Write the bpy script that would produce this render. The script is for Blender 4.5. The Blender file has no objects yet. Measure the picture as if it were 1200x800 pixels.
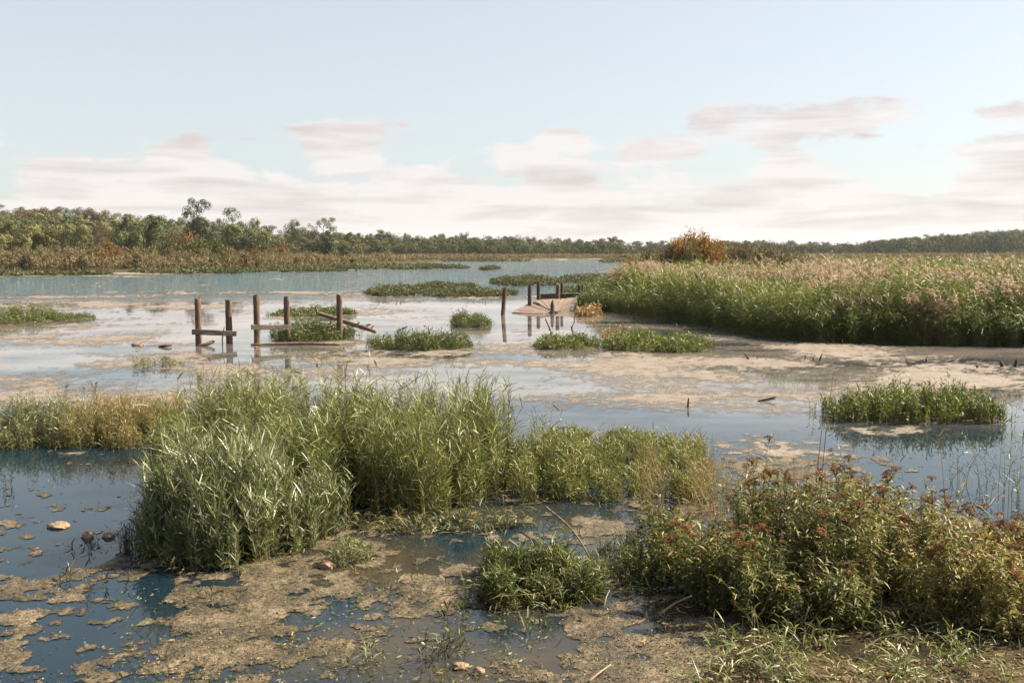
import bpy, bmesh, math, random
import numpy as np
from mathutils import Vector, Matrix

sc = bpy.context.scene
COL = sc.collection
R = math.radians
F = 1167.0                      # focal length in pixels of a 1200 px wide frame
CAMH = 3.0
TH = math.atan(108.0 / F)       # pitch below the horizon
CT, ST = math.cos(TH), math.sin(TH)
SUN_AZ, SUN_EL = R(77), R(41)   # from +Y towards +X

# ------------------------------------------------------------------ view maths
def G(px, py, z=0.0):
    """ground point (height z) met by the photograph's pixel"""
    dx, u = (px - 600) / F, (400 - py) / F
    d = np.array([dx, CT + u * ST, -ST + u * CT])
    t = (z - CAMH) / d[2]
    return float(d[0] * t), float(d[1] * t)

def depth(y, z=0.0):
    return y * CT + (CAMH - z) * ST

def X(px, y, z=0.0):
    return (px - 600) / F * depth(y, z)

def pix(x, y, z=0.0):
    dz = z - CAMH
    dep = y * CT - dz * ST
    return 600 + F * x / dep, 400 - F * (y * ST + dz * CT) / dep

def ground_z(py, y):
    """height of the thing seen at row py at distance y"""
    u = (400 - py) / F
    return CAMH + y * (-ST + u * CT) / (CT + u * ST)

# ------------------------------------------------------------------ noise
def _hash(ix, iy, seed):
    h = (ix.astype(np.int64) * 374761393 + iy.astype(np.int64) * 668265263 + seed * 974634533) & 0xFFFFFFFF
    h = ((h ^ (h >> 13)) * 1274126177) & 0xFFFFFFFF
    return ((h ^ (h >> 16)) & 0xFFFF) / 65535.0

def vnoise(x, y, seed=0):
    x, y = np.asarray(x, float), np.asarray(y, float)
    ix, iy = np.floor(x), np.floor(y)
    fx, fy = x - ix, y - iy
    fx = fx * fx * (3 - 2 * fx); fy = fy * fy * (3 - 2 * fy)
    a = _hash(ix, iy, seed); b = _hash(ix + 1, iy, seed)
    c = _hash(ix, iy + 1, seed); d = _hash(ix + 1, iy + 1, seed)
    return a + (b - a) * fx + (c - a) * fy + (a - b - c + d) * fx * fy

def fbm(x, y, f=1.0, octs=5, seed=0, gain=0.55):
    s, amp, tot = 0, 1.0, 0
    ca, sa = math.cos(.6), math.sin(.6)
    x, y = np.asarray(x, float) * f, np.asarray(y, float) * f
    for k in range(octs):
        s = s + amp * vnoise(x, y, seed + k * 17); tot += amp
        x, y = (x * ca - y * sa) * 2.03 + 11.3, (x * sa + y * ca) * 2.03 + 5.7
        amp *= gain
    return s / tot

def sstep(a, b, x):
    t = np.clip((np.asarray(x, float) - a) / (b - a), 0, 1)
    return t * t * (3 - 2 * t)

# ------------------------------------------------------------------ mesh helpers
class Acc:
    """collects quad strips and tubes and links them as ONE mesh object"""
    def __init__(s): s.V, s.Fc, s.T, s.M, s.n = [], [], [], [], 0
    def add(s, part, mi=0):
        V, Q, T = part
        if len(V) == 0: return s
        s.V.append(V); s.Fc.append(Q + s.n); s.T.append(T)
        s.M.append(np.full(len(Q), mi, np.int32)); s.n += len(V)
        return s
    def mesh(s, name, mats, smooth=False):
        V = np.concatenate(s.V).astype(np.float32); Q = np.concatenate(s.Fc).astype(np.int32)
        T = np.concatenate(s.T).astype(np.float32); M = np.concatenate(s.M)
        me = bpy.data.meshes.new(name)
        me.vertices.add(len(V)); me.vertices.foreach_set('co', V.ravel())
        k = Q.shape[1]
        me.loops.add(Q.size); me.loops.foreach_set('vertex_index', Q.ravel())
        me.polygons.add(len(Q))
        me.polygons.foreach_set('loop_start', np.arange(0, Q.size, k, dtype=np.int32))
        me.polygons.foreach_set('loop_total', np.full(len(Q), k, np.int32))
        for m in mats: me.materials.append(m)
        me.polygons.foreach_set('material_index', M)
        if smooth: me.polygons.foreach_set('use_smooth', np.ones(len(Q), bool))
        a = me.attributes.new('tint', 'FLOAT', 'POINT'); a.data.foreach_set('value', T)
        me.update(calc_edges=True)
        return me
    def build(s, name, mats, parent=None, loc=(0, 0, 0), smooth=False):
        return link(name, s.mesh(name, mats, smooth), parent, loc)

def link(name, me, parent=None, loc=(0, 0, 0)):
    o = bpy.data.objects.new(name, me); COL.objects.link(o)
    o.location = loc
    if parent is not None: o.parent = parent
    return o

def tag(o, label=None, cat=None, group=None, kind=None):
    if label: o['label'] = label
    if cat: o['category'] = cat
    if group: o['group'] = group
    if kind: o['kind'] = kind
    return o

def empty(name, loc, label, cat, group=None, rz=0.0):
    o = bpy.data.objects.new(name, None); COL.objects.link(o)
    o.location = loc; o.rotation_euler = (0, 0, rz); o.empty_display_size = .2
    return tag(o, label, cat, group)

def copy_thing(root, loc, rz=0.0, scale=None, label=None, group=None):
    r = root.copy(); COL.objects.link(r); r.location = loc; r.rotation_euler = (0, 0, rz)
    if scale is not None: r.scale = scale
    if label: r['label'] = label
    if group: r['group'] = group
    for ch in list(root.children):
        c = ch.copy(); COL.objects.link(c); c.parent = r
        for g in list(ch.children):
            d = g.copy(); COL.objects.link(d); d.parent = c
    return r

def norm(v): return v / np.maximum(np.linalg.norm(v, axis=-1, keepdims=True), 1e-9)

def leaves(base, dirn, L, W, droop, tint, rng, segs=3, roll=None, profile=None, nrm=None):
    """N curved tapering blades"""
    N = len(base)
    if N == 0: return np.zeros((0, 3)), np.zeros((0, 4), int), np.zeros(0)
    dirn = norm(dirn)
    t = np.linspace(0, 1, segs + 1)
    if profile is None:
        profile = {1: [1, .2], 2: [.5, 1, .08], 3: [.45, 1, .75, .06], 4: [.5, 1, .9, .55, .05]}[segs]
    prof = np.array(profile)
    up = np.tile([0, 0, 1.0], (N, 1)) + rng.normal(0, .35, (N, 3))
    side = norm(np.cross(dirn, up if nrm is None else nrm))
    nrm = np.cross(side, dirn)
    if roll is None: roll = rng.uniform(-.9, .9, N)
    side = side * np.cos(roll)[:, None] + nrm * np.sin(roll)[:, None]
    L = np.broadcast_to(L, N)[:, None, None]; W = np.broadcast_to(W, N)[:, None, None]
    dr = np.broadcast_to(droop, N)[:, None, None]
    P = base[:, None, :] + dirn[:, None, :] * L * t[None, :, None]
    P = P + np.array([0, 0, -1.0]) * (dr * L * (t ** 2)[None, :, None])
    hw = side[:, None, :] * W * .5 * prof[None, :, None]
    V = np.stack([P - hw, P + hw], 2).reshape(N * (segs + 1) * 2, 3)
    q = []
    for k in range(segs): q.append([2 * k, 2 * k + 1, 2 * k + 3, 2 * k + 2])
    Q = (np.arange(N)[:, None, None] * (segs + 1) * 2 + np.array(q)[None]).reshape(-1, 4)
    T = np.repeat(tint, (segs + 1) * 2)
    return V, Q, T

def tubes(P, rad, tint, sides=3):
    """N centre lines (N,K,3) swept into thin tubes; rad (N,K)"""
    N, K, _ = P.shape
    if N == 0: return np.zeros((0, 3)), np.zeros((0, 4), int), np.zeros(0)
    tan = norm(np.gradient(P, axis=1))
    ref = np.where(np.abs(tan[..., 2:3]) > .9, np.array([1.0, 0, 0]), np.array([0, 0, 1.0]))
    a = norm(np.cross(tan, ref)); b = np.cross(tan, a)
    ang = np.arange(sides) * 2 * math.pi / sides
    ring = a[:, :, None, :] * np.cos(ang)[None, None, :, None] + b[:, :, None, :] * np.sin(ang)[None, None, :, None]
    V = (P[:, :, None, :] + ring * rad[:, :, None, None]).reshape(-1, 3)
    idx = np.arange(N * K * sides).reshape(N, K, sides)
    nx = np.roll(idx, -1, 2)
    Q = np.stack([idx[:, :-1], nx[:, :-1], nx[:, 1:], idx[:, 1:]], -1).reshape(-1, 4)
    T = np.repeat(tint, K * sides)
    return V, Q, T

def tube1(pts, rads, sides=7, tint=.5):
    pts = np.array(pts, float)[None]; rads = np.array(rads, float)[None]
    return tubes(pts, rads, np.array([tint]), sides)

# ------------------------------------------------------------------ materials
def mat(name):
    m = bpy.data.materials.new(name); m.use_nodes = True
    n = m.node_tree.nodes; n.clear()
    out = n.new('ShaderNodeOutputMaterial')
    return m, n, m.node_tree.links, out

def ramp(n, stops, interp='LINEAR'):
    r = n.new('ShaderNodeValToRGB'); r.color_ramp.interpolation = interp
    e = r.color_ramp.elements
    while len(e) < len(stops): e.new(.5)
    for i, (p, c) in enumerate(stops):
        e[i].position = p; e[i].color = (*c, 1)
    return r

def foliage_mat(name, cols, trans=.35, rough=.5, patch=1.2, patch_amt=.3, spec=.4):
    m, n, l, out = mat(name)
    at = n.new('ShaderNodeAttribute'); at.attribute_name = 'tint'
    ge = n.new('ShaderNodeNewGeometry')
    nz = n.new('ShaderNodeTexNoise'); nz.inputs['Scale'].default_value = patch; nz.inputs['Detail'].default_value = 3
    l.new(ge.outputs['Position'], nz.inputs['Vector'])
    mm = n.new('ShaderNodeMath'); mm.operation = 'MULTIPLY_ADD'
    l.new(nz.outputs['Fac'], mm.inputs[0]); mm.inputs[1].default_value = patch_amt * 2; mm.inputs[2].default_value = -patch_amt
    ad = n.new('ShaderNodeMath'); ad.operation = 'ADD'
    l.new(at.outputs['Fac'], ad.inputs[0]); l.new(mm.outputs[0], ad.inputs[1])
    k = len(cols) - 1
    rp = ramp(n, [(i / k, c) for i, c in enumerate(cols)])
    l.new(ad.outputs[0], rp.inputs[0])
    p = n.new('ShaderNodeBsdfPrincipled'); l.new(rp.outputs[0], p.inputs['Base Color'])
    p.inputs['Roughness'].default_value = rough; p.inputs['Specular IOR Level'].default_value = spec
    tr = n.new('ShaderNodeBsdfTranslucent')
    hs = n.new('ShaderNodeHueSaturation'); hs.inputs['Saturation'].default_value = 1.15; hs.inputs['Value'].default_value = 1.15
    l.new(rp.outputs[0], hs.inputs['Color']); l.new(hs.outputs[0], tr.inputs['Color'])
    mx = n.new('ShaderNodeMixShader'); mx.inputs[0].default_value = trans
    l.new(p.outputs[0], mx.inputs[1]); l.new(tr.outputs[0], mx.inputs[2])
    l.new(mx.outputs[0], out.inputs[0])
    return m

def rough_mat(name, cols, scale=6.0, stretch=(1, 1, 1), rough=.85, bump=.4, bscale=40.0, detail=6, spec=.3, bdist=.02):
    m, n, l, out = mat(name)
    tc = n.new('ShaderNodeTexCoord'); mp = n.new('ShaderNodeMapping'); mp.inputs['Scale'].default_value = stretch
    l.new(tc.outputs['Object'], mp.inputs['Vector'])
    nz = n.new('ShaderNodeTexNoise'); nz.inputs['Scale'].default_value = scale; nz.inputs['Detail'].default_value = detail
    nz.inputs['Roughness'].default_value = .65
    l.new(mp.outputs[0], nz.inputs['Vector'])
    k = len(cols) - 1
    rp = ramp(n, [(.28 + .44 * i / k, c) for i, c in enumerate(cols)])
    l.new(nz.outputs['Fac'], rp.inputs[0])
    nb = n.new('ShaderNodeTexNoise'); nb.inputs['Scale'].default_value = bscale; nb.inputs['Detail'].default_value = 5
    l.new(mp.outputs[0], nb.inputs['Vector'])
    b = n.new('ShaderNodeBump'); b.inputs['Strength'].default_value = bump; b.inputs['Distance'].default_value = bdist
    l.new(nb.outputs['Fac'], b.inputs['Height'])
    p = n.new('ShaderNodeBsdfPrincipled'); p.inputs['Roughness'].default_value = rough
    p.inputs['Specular IOR Level'].default_value = spec
    l.new(rp.outputs[0], p.inputs['Base Color']); l.new(b.outputs[0], p.inputs['Normal'])
    l.new(p.outputs[0], out.inputs[0])
    return m

M = {}
M['reed'] = foliage_mat('reed_leaf', [(.036, .054, .009), (.090, .114, .025), (.170, .184, .052), (.28, .265, .105)], .26, .45, .9, .2, .5)
M['silver'] = foliage_mat('silvery_reed_leaf', [(.044, .062, .017), (.115, .138, .048), (.225, .238, .112), (.37, .365, .215)], .24, .42, 1.2, .15, .55)
M['reedstem'] = foliage_mat('reed_stem', [(.10, .10, .035), (.17, .15, .06), (.25, .19, .09)], .1, .5, 1, .2)
M['grass'] = foliage_mat('marsh_grass', [(.024, .040, .009), (.060, .084, .019), (.12, .14, .038), (.25, .215, .085)], .26, .5, 1.6, .28)
M['brightgrass'] = foliage_mat('bright_marsh_grass', [(.030, .052, .009), (.080, .108, .021), (.165, .178, .042), (.32, .26, .09)], .3, .5, 1.6, .28)
M['yellowgrass'] = foliage_mat('yellowing_grass', [(.05, .075, .02), (.13, .14, .045), (.27, .21, .08), (.40, .28, .13)], .38, .5, 1.3, .3)
M['straw'] = foliage_mat('dry_straw', [(.16, .10, .04), (.27, .18, .075), (.36, .265, .135)], .3, .6, 2, .25)
M['bush'] = foliage_mat('bush_leaf', [(.016, .024, .005), (.052, .067, .014), (.140, .150, .037), (.24, .225, .07), (.36, .24, .08)], .28, .52, 1.3, .26, .3)
M['bushstem'] = foliage_mat('bush_stem', [(.05, .03, .012), (.11, .07, .03), (.20, .13, .06)], .05, .6, 2, .2)
M['seedhead'] = foliage_mat('rust_seed_head', [(.070, .032, .014), (.145, .066, .028), (.24, .125, .055)], .15, .8, 9, .25, .1)
M['reedbed'] = foliage_mat('reed_bed_leaf', [(.022, .042, .008), (.066, .098, .017), (.145, .175, .038), (.27, .255, .09)], .28, .5, .28, .46, .35)
M['plume'] = foliage_mat('reed_plume', [(.22, .145, .105), (.40, .29, .22), (.54, .43, .34)], .4, .85, .5, .2, .1)
M['brush'] = foliage_mat('brown_brush', [(.065, .048, .022), (.125, .098, .050), (.205, .162, .084), (.29, .23, .125)], .25, .7, .12, .3, .2)
M['shrubgreen'] = foliage_mat('olive_shrub', [(.05, .055, .018), (.10, .10, .032), (.16, .145, .05)], .25, .6, .3, .2, .2)
M['orange'] = foliage_mat('orange_foliage', [(.11, .055, .018), (.19, .105, .032), (.27, .165, .055)], .35, .6, .4, .25, .2)
M['wetweed'] = foliage_mat('wet_weed', [(.022, .028, .012), (.05, .055, .025), (.12, .11, .06)], .15, .4, 3, .2)
TREEM = {
 'green': foliage_mat('green_tree_leaf', [(.042, .056, .017), (.084, .100, .032), (.140, .150, .055)], .14, .55, .10, .2, .3),
 'dark': foliage_mat('dark_tree_leaf', [(.028, .040, .017), (.052, .066, .028), (.085, .098, .042)], .14, .55, .10, .2, .3),
 'olive': foliage_mat('olive_tree_leaf', [(.080, .084, .026), (.145, .142, .048), (.215, .198, .078)], .14, .6, .10, .2, .3),
 'brown': foliage_mat('brown_tree_leaf', [(.066, .050, .024), (.115, .084, .038), (.168, .125, .058)], .2, .7, .10, .25, .2),
 'rust': foliage_mat('rust_tree_leaf', [(.12, .062, .020), (.25, .145, .045), (.36, .24, .09)], .3, .7, .3, .25, .2),
}
M['fleck'] = foliage_mat('algae_fleck', [(.024, .021, .008), (.075, .060, .026), (.16, .12, .066), (.29, .225, .148)], .15, .7, 1.0, .25, .2)
M['shoregrass'] = foliage_mat('shore_grass', [(.045, .055, .022), (.075, .085, .036), (.11, .115, .052), (.16, .145, .07)], .3, .55, .3, .25, .2)
M['forest'] = foliage_mat('understorey_leaf', [(.028, .038, .015), (.055, .065, .026), (.085, .090, .037), (.11, .090, .042)], .12, .75, .035, .3, .05)
M['bark'] = rough_mat('bark', [(.05, .04, .03), (.11, .09, .07)], 3, (1, 1, .3))
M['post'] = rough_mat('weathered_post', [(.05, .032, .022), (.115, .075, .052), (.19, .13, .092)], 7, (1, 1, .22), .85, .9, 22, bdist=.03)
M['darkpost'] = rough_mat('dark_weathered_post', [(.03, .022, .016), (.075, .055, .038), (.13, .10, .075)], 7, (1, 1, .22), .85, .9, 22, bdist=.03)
M['plank'] = rough_mat('bleached_plank', [(.085, .060, .045), (.165, .120, .092), (.24, .180, .140)], 5, (1, 1, 1), .8, .5, 30)
M['beam'] = rough_mat('old_beam', [(.05, .04, .032), (.11, .09, .07), (.18, .145, .115)], 6, (.3, 1, 1), .85, .7, 25)
M['drift'] = rough_mat('driftwood', [(.07, .045, .03), (.17, .115, .075), (.30, .22, .15)], 5, (1, 1, 1), .85, .9, 18, bdist=.03)
M['twig'] = rough_mat('twig', [(.04, .026, .018), (.10, .065, .04)], 12)
M['paletwig'] = rough_mat('pale_twig', [(.20, .14, .09), (.36, .27, .18)], 12)
M['rock'] = rough_mat('rock', [(.10, .065, .042), (.24, .16, .105), (.38, .28, .2)], 9, (1, 1, 1), .85, .9, 30, bdist=.03)
M['mud'] = rough_mat('mud', [(.035, .026, .015), (.09, .066, .038), (.19, .145, .09)], 5, (1, 1, 1), .75, 1.0, 35, bdist=.03)

def ground_mat():
    m, n, l, out = mat('marsh_ground')
    ge = n.new('ShaderNodeNewGeometry')
    nz = n.new('ShaderNodeTexNoise'); nz.inputs['Scale'].default_value = 1.6; nz.inputs['Detail'].default_value = 9; nz.inputs['Roughness'].default_value = .7
    l.new(ge.outputs['Position'], nz.inputs['Vector'])
    rp = ramp(n, [(.38, (.010, .008, .004)), (.49, (.032, .024, .012)), (.59, (.080, .060, .032)), (.72, (.15, .115, .07))])
    l.new(nz.outputs['Fac'], rp.inputs[0])
    nb = n.new('ShaderNodeTexNoise'); nb.inputs['Scale'].default_value = 14; nb.inputs['Detail'].default_value = 8
    l.new(ge.outputs['Position'], nb.inputs['Vector'])
    b = n.new('ShaderNodeBump'); b.inputs['Strength'].default_value = .9; b.inputs['Distance'].default_value = .05
    l.new(nb.outputs['Fac'], b.inputs['Height'])
    p = n.new('ShaderNodeBsdfPrincipled'); p.inputs['Roughness'].default_value = .9; p.inputs['Specular IOR Level'].default_value = .1
    sy = n.new('ShaderNodeSeparateXYZ'); l.new(ge.outputs['Position'], sy.inputs[0])
    fr_ = n.new('ShaderNodeMapRange'); fr_.inputs['From Min'].default_value = 14; fr_.inputs['From Max'].default_value = 26
    l.new(sy.outputs['Y'], fr_.inputs['Value'])
    n2 = n.new('ShaderNodeTexNoise'); n2.inputs['Scale'].default_value = .25; n2.inputs['Detail'].default_value = 6
    l.new(ge.outputs['Position'], n2.inputs['Vector'])
    r2 = ramp(n, [(.35, (.03, .035, .013)), (.5, (.055, .045, .02)), (.65, (.085, .065, .03))])
    l.new(n2.outputs['Fac'], r2.inputs[0])
    cx = n.new('ShaderNodeMix'); cx.data_type = 'RGBA'
    l.new(fr_.outputs[0], cx.inputs[0]); l.new(rp.outputs[0], cx.inputs[6]); l.new(r2.outputs[0], cx.inputs[7])
    l.new(cx.outputs[2], p.inputs['Base Color']); l.new(b.outputs[0], p.inputs['Normal'])
    l.new(p.outputs[0], out.inputs[0])
    return m

def water_mat():
    m, n, l, out = mat('lake_water')
    ge = n.new('ShaderNodeNewGeometry'); sx = n.new('ShaderNodeSeparateXYZ')
    l.new(ge.outputs['Position'], sx.inputs[0])
    # wind-ruffled belt in the middle of the lake (a real area of the water, in world metres)
    wz = n.new('ShaderNodeTexNoise'); wz.inputs['Scale'].default_value = .045; wz.inputs['Detail'].default_value = 4
    mp = n.new('ShaderNodeMapping'); mp.inputs['Scale'].default_value = (.35, 1, 1)
    l.new(ge.outputs['Position'], mp.inputs['Vector']); l.new(mp.outputs[0], wz.inputs['Vector'])
    wy = n.new('ShaderNodeMath'); wy.operation = 'MULTIPLY_ADD'; wy.inputs[1].default_value = 36
    l.new(wz.outputs['Fac'], wy.inputs[0]); l.new(sx.outputs['Y'], wy.inputs[2])
    r1 = n.new('ShaderNodeMapRange'); r1.interpolation_type = 'SMOOTHSTEP'
    r1.inputs['From Min'].default_value = 72; r1.inputs['From Max'].default_value = 84
    l.new(wy.outputs[0], r1.inputs['Value'])
    wave = n.new('ShaderNodeTexNoise'); wave.inputs['Scale'].default_value = 1.3; wave.inputs['Detail'].default_value = 4
    m2 = n.new('ShaderNodeMapping'); m2.inputs['Scale'].default_value = (.45, 1, 1)
    l.new(ge.outputs['Position'], m2.inputs['Vector']); l.new(m2.outputs[0], wave.inputs['Vector'])
    still = n.new('ShaderNodeTexNoise'); still.inputs['Scale'].default_value = .9; still.inputs['Detail'].default_value = 2
    l.new(ge.outputs['Position'], still.inputs['Vector'])
    b1 = n.new('ShaderNodeBump'); b1.inputs['Distance'].default_value = .008; b1.inputs['Strength'].default_value = .35
    l.new(still.outputs['Fac'], b1.inputs['Height'])
    b2 = n.new('ShaderNodeBump'); b2.inputs['Distance'].default_value = .22
    l.new(r1.outputs[0], b2.inputs['Strength']); l.new(wave.outputs['Fac'], b2.inputs['Height']); l.new(b1.outputs[0], b2.inputs['Normal'])
    # colour of the water body: blue-green, brown with silt in the shallows near the bank
    sn = n.new('ShaderNodeTexNoise'); sn.inputs['Scale'].default_value = .55; sn.inputs['Detail'].default_value = 5
    l.new(ge.outputs['Position'], sn.inputs['Vector'])
    silt = n.new('ShaderNodeVectorMath'); silt.operation = 'DISTANCE'; silt.inputs[1].default_value = (-.1, 8.7, 0)
    l.new(ge.outputs['Position'], silt.inputs[0])
    sm = n.new('ShaderNodeMapRange'); sm.inputs['From Min'].default_value = 3.4; sm.inputs['From Max'].default_value = 1.2
    l.new(silt.outputs['Value'], sm.inputs['Value'])
    smul = n.new('ShaderNodeMath'); smul.operation = 'MULTIPLY'; l.new(sm.outputs[0], smul.inputs[0])
    sr = n.new('ShaderNodeMapRange'); sr.inputs['From Min'].default_value = .36; sr.inputs['From Max'].default_value = .60
    l.new(sn.outputs['Fac'], sr.inputs['Value']); l.new(sr.outputs[0], smul.inputs[1])
    far = n.new('ShaderNodeMix'); far.data_type = 'RGBA'
    far.inputs[6].default_value = (.005, .016, .025, 1); far.inputs[7].default_value = (.030, .070, .079, 1)
    l.new(r1.outputs[0], far.inputs[0])
    cm = n.new('ShaderNodeMix'); cm.data_type = 'RGBA'
    l.new(smul.outputs[0], cm.inputs[0]); l.new(far.outputs[2], cm.inputs[6]); cm.inputs[7].default_value = (.058, .041, .018, 1)
    fa = n.new('ShaderNodeMapRange'); fa.interpolation_type = 'SMOOTHSTEP'; fa.inputs['From Min'].default_value = 14; fa.inputs['From Max'].default_value = 22
    l.new(sx.outputs['Y'], fa.inputs['Value'])
    fb = n.new('ShaderNodeMapRange'); fb.interpolation_type = 'SMOOTHSTEP'; fb.inputs['From Min'].default_value = .36; fb.inputs['From Max'].default_value = .60
    fn = n.new('ShaderNodeTexNoise'); fn.inputs['Scale'].default_value = .30; fn.inputs['Detail'].default_value = 10; fn.inputs['Roughness'].default_value = .68
    l.new(m2.outputs[0], fn.inputs['Vector']); l.new(fn.outputs['Fac'], fb.inputs['Value'])
    iv = n.new('ShaderNodeMath'); iv.operation = 'SUBTRACT'; iv.inputs[0].default_value = 1.0; l.new(r1.outputs[0], iv.inputs[1])
    f1 = n.new('ShaderNodeMath'); f1.operation = 'MULTIPLY'; l.new(fa.outputs[0], f1.inputs[0]); l.new(fb.outputs[0], f1.inputs[1])
    f2 = n.new('ShaderNodeMath'); f2.operation = 'MULTIPLY'; l.new(f1.outputs[0], f2.inputs[0]); l.new(iv.outputs[0], f2.inputs[1])
    film = n.new('ShaderNodeMix'); film.data_type = 'RGBA'
    l.new(f2.outputs[0], film.inputs[0]); l.new(cm.outputs[2], film.inputs[6]); film.inputs[7].default_value = (.175, .150, .130, 1)
    p = n.new('ShaderNodeBsdfPrincipled'); p.inputs['IOR'].default_value = 1.33
    p.inputs['Roughness'].default_value = .03
    l.new(film.outputs[2], p.inputs['Base Color']); l.new(b2.outputs[0], p.inputs['Normal'])
    l.new(p.outputs[0], out.inputs[0])
    return m

def algae_mat():
    m, n, l, out = mat('algae_mat')
    at = n.new('ShaderNodeAttribute'); at.attribute_name = 'tint'     # how thick the mat is
    ge = n.new('ShaderNodeNewGeometry')
    n1 = n.new('ShaderNodeTexNoise'); n1.inputs['Scale'].default_value = 2.2; n1.inputs['Detail'].default_value = 9; n1.inputs['Roughness'].default_value = .7
    n2 = n.new('ShaderNodeTexNoise'); n2.inputs['Scale'].default_value = 22; n2.inputs['Detail'].default_value = 6; n2.inputs['Roughness'].default_value = .7
    for q in (n1, n2): l.new(ge.outputs['Position'], q.inputs['Vector'])
    av = n.new('ShaderNodeMath'); av.operation = 'MULTIPLY_ADD'; av.inputs[1].default_value = .55
    l.new(n1.outputs['Fac'], av.inputs[0])
    a2 = n.new('ShaderNodeMath'); a2.operation = 'MULTIPLY'; a2.inputs[1].default_value = .45
    l.new(n2.outputs['Fac'], a2.inputs[0]); l.new(a2.outputs[0], av.inputs[2])
    rp = ramp(n, [(.41, (.020, .016, .006)), (.48, (.062, .046, .020)), (.54, (.128, .092, .048)), (.62, (.235, .178, .112))])
    l.new(av.outputs[0], rp.inputs[0])
    tk = n.new('ShaderNodeMath'); tk.operation = 'MULTIPLY_ADD'; tk.inputs[1].default_value = .9; tk.inputs[2].default_value = -.45
    l.new(n2.outputs['Fac'], tk.inputs[0])
    tk2 = n.new('ShaderNodeMath'); tk2.operation = 'ADD'; l.new(tk.outputs[0], tk2.inputs[0]); l.new(at.outputs['Fac'], tk2.inputs[1])
    tm_ = n.new('ShaderNodeMapRange'); tm_.interpolation_type = 'SMOOTHSTEP'; tm_.inputs['From Min'].default_value = .0; tm_.inputs['From Max'].default_value = .34
    l.new(tk2.outputs[0], tm_.inputs['Value'])
    cx = n.new('ShaderNodeMix'); cx.data_type = 'RGBA'; l.new(tm_.outputs[0], cx.inputs[0]); cx.inputs[6].default_value = (.040, .031, .013, 1); l.new(rp.outputs[0], cx.inputs[7])
    rp = cx
    p = n.new('ShaderNodeBsdfPrincipled'); p.inputs['Roughness'].default_value = .6; p.inputs['Specular IOR Level'].default_value = .5
    b = n.new('ShaderNodeBump'); b.inputs['Strength'].default_value = 1.0; b.inputs['Distance'].default_value = .04
    l.new(n2.outputs['Fac'], b.inputs['Height'])
    l.new(rp.outputs[2], p.inputs['Base Color']); l.new(b.outputs[0], p.inputs['Normal'])
    # broken, half sunken margins: thin algae lets the water show between its flecks
    n3 = n.new('ShaderNodeTexNoise'); n3.inputs['Scale'].default_value = 14; n3.inputs['Detail'].default_value = 8; n3.inputs['Roughness'].default_value = .75
    l.new(ge.outputs['Position'], n3.inputs['Vector'])
    ad = n.new('ShaderNodeMath'); ad.operation = 'ADD'
    l.new(at.outputs['Fac'], ad.inputs[0]); l.new(n3.outputs['Fac'], ad.inputs[1])
    mr = n.new('ShaderNodeMapRange'); mr.interpolation_type = 'SMOOTHSTEP'
    mr.inputs['From Min'].default_value = .42; mr.inputs['From Max'].default_value = .66
    l.new(ad.outputs[0], mr.inputs['Value'])
    tr = n.new('ShaderNodeBsdfTransparent')
    mx = n.new('ShaderNodeMixShader'); l.new(mr.outputs[0], mx.inputs[0]); l.new(tr.outputs[0], mx.inputs[1]); l.new(p.outputs[0], mx.inputs[2])
    l.new(mx.outputs[0], out.inputs[0])
    return m

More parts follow.
